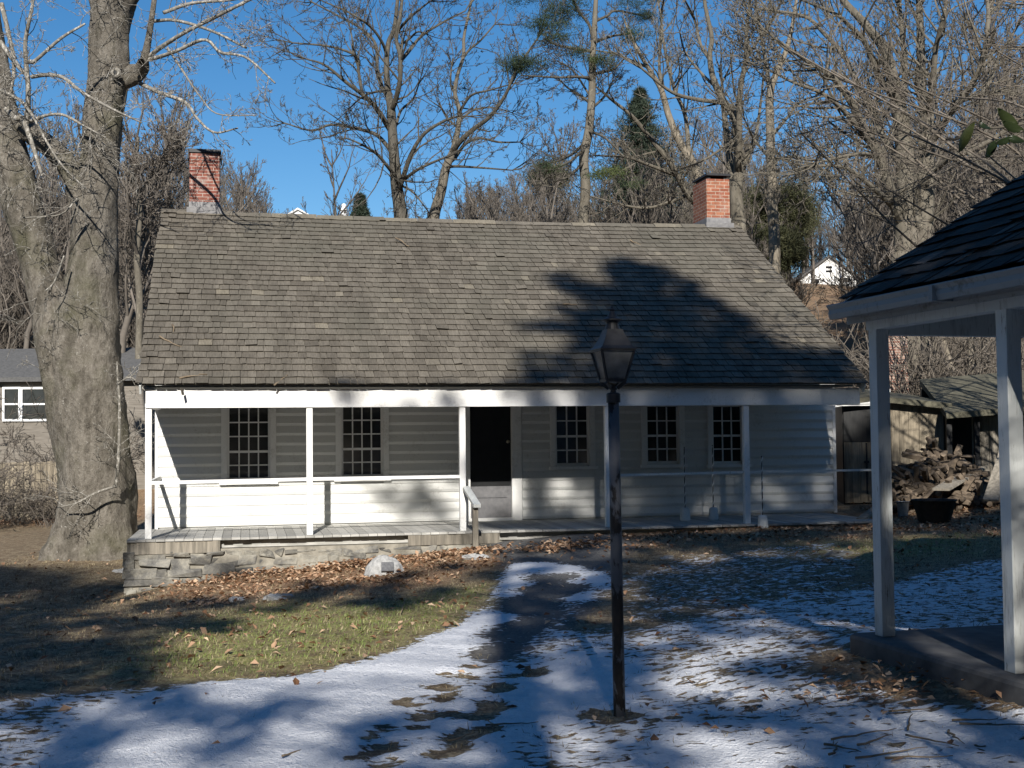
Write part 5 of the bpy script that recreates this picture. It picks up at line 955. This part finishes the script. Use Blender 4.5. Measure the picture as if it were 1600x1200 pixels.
# firewood heap: every log its own object
lm = []
for k in range(6):
    b = MB(); L = rng.uniform(.45, .95); r = rng.uniform(.028, .062); s = [6, 5, 8, 4, 7, 5][k]; b.tube([(0, -L / 2, 0), (0, 0, .01), (0, L / 2, 0)], [r, r * 1.05, r * .95], s); V = b.v[0]; V += rng.normal(0, .004, V.shape); o = b.build('log', M['log'], link=False); lm.append(o.data)
hp = []
for k in range(230):
    px = rng.uniform(1398, 1540); u_ = (px - 1468) / 72; top = 782 - 82 * max(0, 1 - abs(u_) ** 1.8); py = rng.uniform(top, 786); Yd = 22.6 + (786 - py) / 96 * 1.6 + rng.uniform(-.1, .1)
    q = PT(px, py, Yd); q[2] = max(q[2], gz(q[0], Yd) + .04); hp.append(q)
for k, q in enumerate(hp):
    o = bpy.data.objects.new('log', lm[k % 6]); col.objects.link(o); o.location = q; o.rotation_euler = (rng.normal() * .6, rng.uniform(0, 6), rng.uniform(-1.1, 1.1) if k % 3 else rng.uniform(0, 3.1)); tag(o, 'split log in the tumbled firewood heap in front of the shed', 'log', 'split logs in the firewood heap')
# core of the heap, so that it is not hollow
# tub and buckets
c = ground_hit(1460, 817); s_ = c[1] / FPX; tb = empty('wash_tub', (c[0], c[1], gz(*c)), label='wide flared rusty black iron tub sitting in the grass by the woodpile', cat='tub')
b = MB(); b.lathe([(.001, .02), (21 * s_, .0), (24 * s_, .03), (33 * s_, 34 * s_), (35 * s_, 35 * s_), (35 * s_, 36.5 * s_), (31 * s_, 36 * s_), (22 * s_, .06), (.001, .05)], 32); b.build('tub', M['iron_pot'], tb, smooth=True); b = MB(); b.tube([(-35 * s_, -.03, 30 * s_), (-38 * s_, 0, 28 * s_), (-35 * s_, .03, 30 * s_)], .01, 6); b.build('handle', M['iron_pot'], tb); b = MB(); b.tube([(35 * s_, -.03, 30 * s_), (38 * s_, 0, 28 * s_), (35 * s_, .03, 30 * s_)], .01, 6); b.build('handle', M['iron_pot'], tb)
for px, py, hpx, m_, lab in [(1411, 808, 24, 'galv', 'small dull galvanised bucket beside the black tub'), (1404, 792, 26, 'iron_pot', 'dark bucket behind the galvanised one, by the woodpile')]:
    c = ground_hit(px, py); s_ = c[1] / FPX; o = empty('bucket', (c[0], c[1], gz(*c)), label=lab, cat='bucket'); h_ = hpx * s_; r = 9 * s_
    b = MB(); b.lathe([(.001, 0), (r * .8, 0), (r * .82, .02), (r * 1.1, h_), (r * 1.16, h_ + .006), (r * 1.04, h_), (r * .75, .03), (.001, .03)], 20); b.build('pail', M[m_], o, smooth=True); b = MB(); an = np.linspace(0, math.pi, 12); b.tube(np.stack([r * 1.12 * np.cos(an), -.04 + 0 * an - .1 * np.sin(an), h_ - .03 + r * .35 * np.sin(an)], 1), .005, 5); b.build('handle', M['metal_dark'], o)
# boards leaning / lying near the shed
for a, c, w, lab in [((1395, 775, 23), (1345, 812, 21.5), .16, 'long grey plank lying against the shed corner'), ((1470, 765, 22), (1530, 730, 24), .3, 'flat grey slab lying by the foot of the stone wall'), ((1548, 782, 21), (1575, 700, 22), .25, 'dark slab propped near the lean-to')]:
    A, B_ = PT(*a), PT(*c); A[2] = max(A[2], gz(A[0], A[1]) + .03); B_[2] = max(B_[2], gz(B_[0], B_[1]) + .03); b = MB(); b.beam(A, B_, w, .04); tag(b.build('plank', M['wood_grey']), lab, 'plank')
# board fence, far left
fa, fb = PT(-300, 800, 31.5), PT(93, 806, 31.5); t = empty('board_fence', (fa[0], 31.5, gz(fb[0], 31.5)), label='weathered vertical board fence at the far left in front of the grey building', cat='fence'); L = fb[0] - fa[0]; b = MB(); x = 0; zt = PT(45, 722, 31.5)[2] - gz(fb[0], 31.5); zb = -.3
while x < L: w = rng.uniform(.13, .17); b.box(x, x + w - .01, 0, .025, zb, zt + rng.uniform(-.03, .02), j=.003); x += w
b.build('boards', M['wood_shed'], t)
for z in (.3, zt - .25): b = MB(); b.box(0, L, .03, .09, z, z + .09); b.build('fence_rail', M['wood_grey'], t)
# brush around it
for px, py, Y, s, lab in [(30, 800, 30.6, .42, 'low tangled brush in front of the board fence, far left'), (84, 790, 30.2, .6, 'bare brambles at the right end of the board fence'), (-60, 800, 29, 1.0, 'bare brush at the left edge of the yard')]:
    q = PT(px, py, Y); o = bpy.data.objects.new('bare_shrub', usrc.objects[0].data); col.objects.link(o); o.location = (q[0], Y, gz(q[0], Y)); o.scale = (s, s, s); tag(o, lab, 'shrub')
for k, (px, Y, s, lab) in enumerate([(1440, 33, 1.3, 'bare shrub behind the shed, just right of the brick stack'), (1462, 31, 1.4, 'bare shrub on the bank between brick stack and stone wall'), (1490, 30, 1.6, 'bare shrub on the bank above the stone wall'), (1530, 31, 1.7, 'bare shrub on the bank above the lean-to'), (1345, 33, 1.5, 'bare shrub beyond the right end of the cottage'), (1358, 33.5, 1.1, 'low bare shrub behind the shed roof, left of the brick stack')]):
    q = PT(px, 650, Y); o = bpy.data.objects.new('bare_shrub', usrc.objects[k % 3].data); col.objects.link(o); o.location = (q[0], Y, gz(q[0], Y)); o.scale = (s, s, s); o.rotation_euler = (0, 0, k * 1.3); tag(o, lab, 'shrub')
for k, (px0, px1, Y, lab) in enumerate([(1515, 1518, 33, 'slim straight grey trunk seen through the nearer porch, right one'), (1440, 1462, 32, 'leaning trunk seen through the nearer porch, near the brick stack'), (1500, 1475, 33.5, 'leaning trunk seen through the nearer porch, above the stone wall')]):
    traced_tree('young_tree', lab, [(px0 + 8, 680, 6), (px0, 620, 5.5), (px1, 540, 5), (px1 + (px1 - px0) * .5, 480, 4), (px1 + (px1 - px0), 380, 3)], [[(px1, 550, 2.5), (px1 + 15, 500, 2), (px1 + 30, 450, 1.4)], [(px1, 530, 2.5), (px1 - 18, 480, 2), (px1 - 30, 430, 1.2)]], Y, 'bark_warm', 'twig_pale', kid=6, L0=1.4, kids=(5, 4), klen=.5, rmin=.007)

# ------------------------------------------------------------------ leaves, grass, sticks
def scatter_xy(n, x0, x1, y0, y1): return rng.uniform(x0, x1, n), rng.uniform(y0, y1, n)
def leaf_mesh(b, X, Y, Z, size, tint):
    n = len(X); yaw = rng.uniform(0, 6.28, n); C = np.stack([X, Y, Z], 1); a = np.stack([np.cos(yaw), np.sin(yaw), rng.normal(0, .35, n)], 1); c = np.stack([-np.sin(yaw), np.cos(yaw), rng.normal(0, .35, n)], 1); s = size[:, None]; up = np.array([0, 0, 1.]) * s * rng.uniform(.1, .5, (n, 1))
    V = np.stack([C - a * s, C - c * s * .55 + up, C + a * s, C + c * s * .55 + up, C - a * s * .2 - c * s * .1], 1)
    V = V[:, [0, 1, 2, 3]].reshape(-1, 3); k = np.arange(n) * 4; F = np.concatenate([np.stack([k, k + 1, k + 2], 1), np.stack([k, k + 2, k + 3], 1)]); b.add(V, F, np.repeat(tint, 4))
b = MB()
X, Y = scatter_xy(90000, -9, 9, 5.6, 23); sn, gr, pa, lf = SURF(X, Y); f = (Y - P1[1]) - (X - P1[0]) * math.tan(A_)
w = lf ** 2 * .55 * (.35 + .65 * (np.sin(X * 2.3) * np.sin(Y * 3.1) > -.2)) + .012 * (1 - pa); w = w * (1 - .93 * np.clip(sn, 0, 1)); keep = (rng.random(len(X)) < w) & ~((f > -.35) & (X > -6) & (X < 6.6) & (f < 3))
X, Y = X[keep], Y[keep]; leaf_mesh(b, X, Y, G(X, Y) + rng.uniform(.005, .035, len(X)), rng.uniform(.022, .05, len(X)), rng.random(len(X)))
for px, py, n, sx, sy in [(715, 868, 260, .45, .18), (870, 858, 260, .35, .2), (350, 905, 350, 1.0, .2), (480, 892, 350, .9, .18), (560, 885, 160, .3, .15), (1380, 800, 300, .5, .3), (1500, 785, 500, .9, .5), (60, 815, 500, 1.8, .5), (1440, 1078, 260, .6, .22)]:
    c = ground_hit(px, py); X = c[0] + rng.normal(0, sx, n); Y = c[1] + rng.normal(0, sy, n); f = (Y - P1[1]) - (X - P1[0]) * math.tan(A_); k = ~((f > -.35) & (X > -6) & (X < 6.6) & (f < 3)); X, Y = X[k], Y[k]; leaf_mesh(b, X, Y, G(X, Y) + rng.uniform(.01, .09, len(X)), rng.uniform(.03, .055, len(X)) * (.55 if py > 1000 else 1), rng.uniform(.2, 1, len(X)))
tag(b.build('leaf_litter', M['leaf_brown']), kind='stuff')
b = MB(); X, Y = scatter_xy(150000, -9, 9, 5.6, 22.5); sn, gr, pa, lf = SURF(X, Y); nz = .5 + .5 * np.sin(X * 9 + 2 * np.sin(Y * 5)) * np.sin(Y * 11 + 2 * np.sin(X * 7))
w = np.where(sn > .95, .004, np.where(sn > .1, .16 * (1 - sn) + .1 * (nz > .8), .42)) * (1 - pa) * (.6 + .6 * gr) * (1 - .5 * lf); f = (Y - P1[1]) - (X - P1[0]) * math.tan(A_)
keep = (rng.random(len(X)) < w) & ~((f > -.2) & (X > -6) & (X < 6.6)); X, Y, sn, gr = X[keep], Y[keep], sn[keep], gr[keep]; n = len(X); k = 3
Xr = np.repeat(X, k) + rng.normal(0, .018, n * k); Yr = np.repeat(Y, k) + rng.normal(0, .018, n * k); Zr = G(Xr, Yr); yw = rng.uniform(0, 6.28, n * k); L = rng.uniform(.02, .05, n * k); ln = rng.uniform(.3, 1.5, n * k)
B0 = np.stack([Xr, Yr, Zr - .004], 1); wd = np.stack([np.cos(yw), np.sin(yw), 0 * yw], 1) * .0035; ti = B0 + np.stack([np.cos(yw + 1.3) * L * ln, np.sin(yw + 1.3) * L * ln, L], 1)
V = np.stack([B0 - wd, B0 + wd, ti], 1).reshape(-1, 3); tn = np.where(np.repeat(gr, k) * rng.random(n * k) > .38, rng.uniform(.75, 1, n * k), rng.uniform(0, .65, n * k)); b.add(V, np.arange(n * k * 3).reshape(-1, 3), np.repeat(tn, 3))
tag(b.build('grass', M['grass']), kind='stuff')
sticks = [((1300, 1165), (1400, 1147)), ((1345, 1175), (1395, 1157)), ((1290, 1172), (1345, 1184)), ((1417, 1158), (1500, 1176)), ((1418, 1148), (1425, 1125)), ((1340, 1195), (1450, 1178)), ((1482, 1134), (1560, 1133)), ((1500, 1140), (1620, 1142)), ((1300, 1190), (1310, 1170)), ((1390, 1120), (1455, 1117)), ((735, 868 + 100), (682, 963)), ((628, 962), (634, 935)), ((440, 1190), (470, 1180)), ((760, 1141), (840, 1136)), ((700, 1166), (742, 1153)), ((1480, 1150), (1505, 1170)), ((1385, 1195), (1490, 1192))]
where = ['forked at the bottom edge right of the lamp post', 'short and thick, just above the forked one', 'lying crosswise below the short thick one', 'long and thin running towards the right edge', 'short upright-pointing one by the dark clod', 'curving along the very bottom edge', 'straight one beside the dark clod near the slab', 'long dark one reaching the right edge', 'tiny one left of the forked stick', 'thin one below the porch slab corner', 'pale one on the green lawn', 'pale upright one on the green lawn', 'tiny one on the smooth snow, lower left', 'dark one right of the footprints', 'one among the footprints', 'kinked one near the long thin stick', 'thin one at the bottom edge, right']
for (a, c), wl in zip(sticks, where):
    A, B_ = ground_hit(*a), ground_hit(*c); n = 7; P = np.linspace(A, B_, n); Z = G(P[:, 0], P[:, 1]) + .03; pts_ = np.stack([P[:, 0], P[:, 1], Z], 1) + rng.normal(0, .006, (n, 3)) * [1, 1, .3]; b = MB(); b.tube(pts_, np.linspace(.0065, .002, n), 6); tag(b.build('fallen_stick', M['stick'], smooth=True), 'fallen twig ' + wl, 'twig', 'fallen twigs on snow and lawn')
for (a, c), wl in zip([((250, 527), (283, 542)), ((283, 590), (322, 585)), ((270, 508), (275, 520)), ((430, 602), (450, 585)), ((620, 372), (640, 385)), ((985, 375), (1000, 383)), ((880, 474), (902, 476))], ['lying left of the gable end', 'just above the left end of the eaves', 'small one at the left roof edge', 'near the eaves above the first window', 'near the ridge at the middle', 'high up right of the middle', 'pale one just left of the tree shadow']):
    n = 6; pts_ = []
    for x, y in np.linspace(a, c, n):
        u0, v0 = None, None
        d = nF + nR * (x - 800) / FPX - nU * (y - 600) / FPX; o = np.array([-P1[0], -P1[1], EYE]); nrm = hn * SL - np.array([0, 0, 1.]); p0 = hn * VE + np.array([0, 0, ZE + .075]); tt = ((p0 - o) @ nrm) / (d @ nrm); q = o + d * tt + np.array([P1[0], P1[1], 0]); pts_.append(q)
    pts_ = np.array(pts_) + rng.normal(0, .015, (n, 3)) * [1, 1, .4]; b = MB(); b.tube(pts_, np.linspace(.016, .007, n), 5); tag(b.build('fallen_stick', M['stick'], smooth=True), 'fallen twig on the shingles ' + wl, 'twig', 'fallen twigs on the cottage roof')
# leathery leaves hanging in at the top right
def hanging_branch():
    Y = 3.4; off = PT(1640, 170, Y); t = empty('evergreen_shrub', (2.05, 2.65, 0), label='tall thin evergreen shrub whose dark leathery leaves hang in at the top right', cat='shrub'); off = np.array([2.05, 2.65, 0.])
    b = MB(); w0 = PT(1700, 150, Y) - off; b.tube(smooth_poly([(0, 0, -.1), (.04, .02, .9), (-.03, .05, 1.8), (-.02, .3, 2.45), tuple(w0)], 18), np.linspace(.022, .003, 18), 8); b.build('trunk', M['bark_dark'], t, smooth=True); b = MB()
    for l in [[(1700, 150, 1.6), (1640, 185, 1.4), (1590, 195, 1.1), (1545, 200, .9), (1520, 190, .7), (1500, 215, .5), (1478, 218, .4)], [(1620, 190, 1), (1580, 215, .8), (1555, 222, .5)]]: p, r = limb(l, Y); b.tubes((p - off)[None], r[None], 6, .5)
    b.build('stem', M['bark_dark'], t)
    for x0, y0, x1, y1, w_ in [(1522, 192, 1498, 238, 8), (1530, 190, 1548, 202, 4), (1560, 218, 1540, 247, 7), (1590, 195, 1558, 170, 8), (1600, 205, 1565, 190, 7), (1575, 212, 1600, 222, 6), (1600, 190, 1625, 160, 8), (1585, 215, 1555, 225, 5)]:
        A = PT(x0, y0, Y) - off; B_ = PT(x1, y1, Y - .05) - off; d = B_ - A; L = np.linalg.norm(d); s = np.cross(d / L, [0, 1, .25]); s /= np.linalg.norm(s); w = w_ * Y / FPX; tt = np.array([0, .15, .35, .6, .82, 1]); ww = np.array([.05, .55, 1, .95, .6, .02]) * w; m = A + d * tt[:, None] + np.array([0, 1, 0]) * (np.sin(tt * 3.1) * .015)[:, None]
        bb = MB(); V = np.concatenate([m - s * ww[:, None] + [0, -.006, 0], m, m + s * ww[:, None] + [0, -.006, 0]]); F = [[i, i + 1, 7 + i, 6 + i] for i in range(5)] + [[6 + i, 7 + i, 13 + i, 12 + i] for i in range(5)]; bb.add(V, F, random.random()); lo = bb.build('leaf', M['leaf_green'], t, smooth=True); so_ = lo.modifiers.new('thick', 'SOLIDIFY'); so_.thickness = .001
hanging_branch()
# ------------------------------------------------------------------ the evergreens behind the photographer; they throw the dappled shade
def to_uv(q):
    s = np.array(sdir); t = q[1] / s[1]; return np.array([q[0] - s[0] * t, q[2] - s[2] * t])      # where the sun ray crosses y = 0
def surf(kind, px, py):
    d = nF + nR * (px - 800) / FPX - nU * (py - 600) / FPX
    if kind == 'g': c = ground_hit(px, py); return np.array([c[0], c[1], gz(*c)])
    o = np.array([-P1[0], -P1[1], EYE]); base = np.array([P1[0], P1[1], 0])
    if kind == 'r': nrm = hn * SL - np.array([0, 0, 1.]); p0 = hn * VE + np.array([0, 0, ZE + .05])
    elif kind == 'w': nrm = hn; p0 = hn * VW
    else: nrm = hn; p0 = hn * -.08
    return o + d * (((p0 - o) @ nrm) / (d @ nrm)) + base
def uvpoly(kind, pts): return np.array([to_uv(surf(kind, *p)) for p in pts])
SH = [uvpoly('r', p) for p in [
    [(962, 402), (985, 398), (1000, 418), (1030, 410), (1042, 432), (1075, 430), (1100, 452), (1130, 462), (1120, 480), (1165, 490), (1200, 520), (1190, 535), (1290, 548), (1400, 580), (1450, 640), (900, 640), (860, 606), (818, 570), (835, 548), (880, 552), (905, 530), (860, 520), (812, 512), (826, 498), (880, 505), (870, 486), (836, 476), (880, 470), (905, 470), (880, 448), (842, 432), (880, 428), (920, 440), (946, 430), (940, 412)]]]
SH += [uvpoly('b', [(820, 600), (1360, 590), (1420, 640), (830, 640)]), uvpoly('w', [(812, 640), (1420, 625), (1420, 810), (812, 815)])]
SH += [uvpoly('g', p) for p in [
    [(820, 850), (1000, 838), (1420, 815), (1800, 800), (2100, 1300), (1500, 1300), (700, 1300), (500, 1250), (520, 1120), (620, 1066), (720, 1030), (770, 965), (800, 900)],
    [(-500, 868), (60, 890), (215, 915), (215, 940), (400, 935), (380, 985), (260, 990), (250, 1040), (400, 1072), (600, 1070), (640, 1120), (500, 1300), (-500, 1300)],
    [(420, 955), (480, 905), (560, 910), (640, 895), (720, 880), (790, 885), (780, 925), (700, 955), (600, 968), (520, 945)]]]
LIT = [uvpoly('g', p) for p in [
    [(1030, 868), (1120, 858), (1230, 862), (1350, 862), (1345, 885), (1220, 885), (1100, 878)], [(840, 1035), (925, 1040), (925, 1066), (840, 1066)], [(1140, 998), (1240, 995), (1250, 1015), (1150, 1020)], [(1340, 1150), (1470, 1140), (1480, 1200), (1330, 1200)],
    [(1380, 1105), (1450, 1098), (1500, 1118), (1420, 1125)], [(880, 890), (940, 893), (930, 912), (880, 905)], [(820, 855), (850, 850), (905, 868), (850, 872)], [(1080, 790 + 40), (1290, 815), (1290, 825), (1100, 838)]]]
LIT += [uvpoly('w', p) for p in [[(838, 748), (895, 746), (905, 775), (860, 790), (845, 775)], [(905, 770), (930, 765), (935, 800), (915, 800)], [(1000, 775), (1020, 775), (1015, 800), (995, 800)], [(1255, 745), (1298, 748), (1300, 790), (1270, 785)]]]
LIT += [uvpoly('b', p) for p in [[(862, 602), (900, 602), (897, 630), (866, 630)], [(1012, 602), (1030, 602), (1026, 625), (1012, 625)], [(1108, 602), (1124, 602), (1120, 620), (1108, 620)], [(1205, 600), (1275, 598), (1270, 622), (1212, 624)]]]
LIT += [uvpoly('b', [(-200, 600), (700, 604), (815, 600), (800, 640), (700, 640), (-200, 640)]), uvpoly('w', [(232, 640), (700, 640), (690, 760), (590, 800), (560, 826), (200, 830)])]
def pq(x, y, z): return to_uv(np.array([x, y, z]))
SHD = [np.array([(1.85, 6.7), (2.25, 6.55), (3.1, 5.3), (5, 4), (7, 6), (4, 9.2), (1.85, 8.6)]), np.array([(.1, 4.1), (1.0, 4.1), (1.0, 7.5), (.1, 7.5)])]
SH += SHD
LIT2 = [np.array([(2.2, 5.5), (2.6, 5.5), (2.6, 6.35), (2.2, 6.35)]), np.array([(2.66, 4.2), (2.9, 4.2), (2.9, 5.3), (2.66, 5.3)])]
LIT += [uvpoly('w', [(590, 770), (690, 762), (700, 790), (600, 800)]) * 0 - 99]
LIT += [uvpoly('g', [(340, 1066), (500, 1010), (620, 968), (740, 915), (810, 910), (845, 985), (820, 1050), (770, 1075), (640, 1102), (520, 1108), (380, 1092)])]
SH += [np.array([to_uv(H(u_, v_, DK)) for u_, v_ in [(5.2, -.3), (13, -.3), (13, 2.1), (5.2, 2.1)]])]
st = .27; gu, gv = np.meshgrid(np.arange(-12, 12, st), np.arange(.5, 19, st)); gu = gu + rng.uniform(-.11, .11, gu.shape); gv = gv + rng.uniform(-.11, .11, gv.shape)
m = np.zeros(gu.shape, bool)
for p in SH: m |= inside(gu, gv, p)
for p in LIT: m &= ~inside(gu, gv, p)
for p in SHD: m |= inside(gu, gv, p)
for p in LIT2: m &= ~inside(gu, gv, p)
m |= (gv < 3.1) & (np.abs(gu) < 9)
dens = np.where(gv < 10.3, .74, np.where(gv < 12.6, .86, .96)); dens = np.where((gv < 6.5), np.where(gu < -2.6, .9, .68), dens)
for p in SHD: dens = np.where(inside(gu, gv, p), .96, dens); m &= rng.random(gu.shape) < dens; m |= inside(gu, gv, SH[-1]) & (gv > 10.4) & (rng.random(gu.shape) < .92)
# soft dapple blobs on the sunny half
ex = [to_uv(surf('w', 605, 775)), to_uv(surf('w', 640, 795)), to_uv(surf('w', 668, 790)), to_uv(surf('w', 655, 765)), to_uv(surf('b', 540, 616)), to_uv(surf('b', 700, 628)), to_uv(surf('g', 300, 890)), to_uv(surf('g', 240, 905)), to_uv(surf('g', 360, 900)), to_uv(surf('b', 800, 612)), to_uv(surf('w', 690, 800))]
U = np.concatenate([gu[m], [e[0] for e in ex]]); Vv = np.concatenate([gv[m], [e[1] for e in ex]])
s = np.array(sdir)
def shade_tree(tx, ty, sel, label, Hh, name='fir_tree'):
    z0 = gz(tx, ty); t = empty(name, (tx, ty, z0), label=label, cat='tree'); b = MB(); P = smooth_poly([(0, 0, -.4), (.05, 0, Hh * .4), (-.05, .05, Hh * .75), (0, 0, Hh)], 14); b.tubes(P[None], np.linspace(.26, .03, 14)[None], 10, .5); b.build('trunk', M['bark_mid'], t)
    u, v = U[sel], Vv[sel]; n = len(u); yy = ty + rng.uniform(-1.8, 1.8, n); k = yy / s[1]; C = np.stack([u + s[0] * k, yy, v + s[2] * k], 1) - np.array([tx, ty, z0])
    rad = np.hypot(C[:, 0], C[:, 1]); hz = np.clip(C[:, 2] - rad * .25, .3, Hh - .1); P0 = np.stack([0 * rad, 0 * rad, hz], 1); D = C - P0; L = np.linalg.norm(D, axis=1)
    b = MB(); tt = np.linspace(0, 1, 5)[None, :, None]; Pb = P0[:, None] + D[:, None] * tt; Pb[:, 1:4] += rng.normal(size=(n, 3, 3)) * .05; b.tubes(Pb, np.linspace(.022, .006, 5)[None] * np.ones((n, 1)), 3, .5); b.build('branches', M['bark_dark'], t)
    b = MB(); needles(b, C, np.full(n, .26), 190, .17, .017, .8); b.build('needles', M['needle'], t)
sel_hi = (U > -.4) & (Vv > 8) & (U < 8)
sel_l = (U <= -3.2) & ~sel_hi; sel_m = (U > -3.2) & (U <= .8) & ~sel_hi; sel_r = (U > .8) & (U <= 4.2) & ~sel_hi; sel_rr = (U > 4.2) & ~sel_hi
shade_tree(3.4, -13, sel_hi, 'tall dark fir standing well behind the photographer', 26)
shade_tree(-5.6, -9, sel_l, 'broad fir behind the photographer, to the left', 17)
shade_tree(.3, -8, sel_m, 'low fir directly behind the photographer', 15)
shade_tree(2.6, -7, sel_r, 'bushy fir close behind the photographer, to the right', 13)
shade_tree(6.6, -8, sel_rr, 'fir far to the right behind the photographer', 14)

# unseen dark firs, added round the yard to block the low sky
def sky_block_firs(label, items, name='fir_tree'):
    for k, (x, y, h, r) in enumerate(items):
        z0 = gz(x, y) if abs(x) < 16 and y > -22 else 0.; t = empty(name, (x, y, z0), label=label, cat='tree', group='dark firs around the clearing behind the photographer'); b = MB(); b.tube([(0, 0, -.3), (0, 0, h * .6), (0, 0, h)], [.3, .2, .03], 8); b.build('trunk', M['bark_dark'], t)
        n = 420 if k > 3 else 300; hh = rng.uniform(.06, .98, n); az = rng.uniform(0, 6.28, n); rr = r * (1 - hh) ** .8 * rng.uniform(.5, 1.05, n) + .2; C = np.stack([np.cos(az) * rr, np.sin(az) * rr, hh * h], 1); b = MB(); needles(b, C, np.full(n, 1.0), 26, .6, .16, .5); b.build('needles', M['needle'], t)
sky_block_firs('dark fir of the wood closing in the clearing behind the photographer', [(-13, -4, 17, 3.6), (-14.5, 3, 15, 3.4), (-12, -12, 19, 4), (-17, -9, 20, 4), (12, -4, 18, 3.8), (11, -11, 20, 4), (15, 1, 17, 3.8), (16.5, -8, 21, 4.2), (13.5, 7, 14, 3.2), (17, 10, 15, 3.6), (20, 4, 18, 4), (9.5, -17, 22, 4.2), (-9, -19, 20, 4), (-4.6, -26, 17, 4), (.2, -28, 17, 4), (5, -25, 20, 4), (-18, 8, 15, 3.6)])
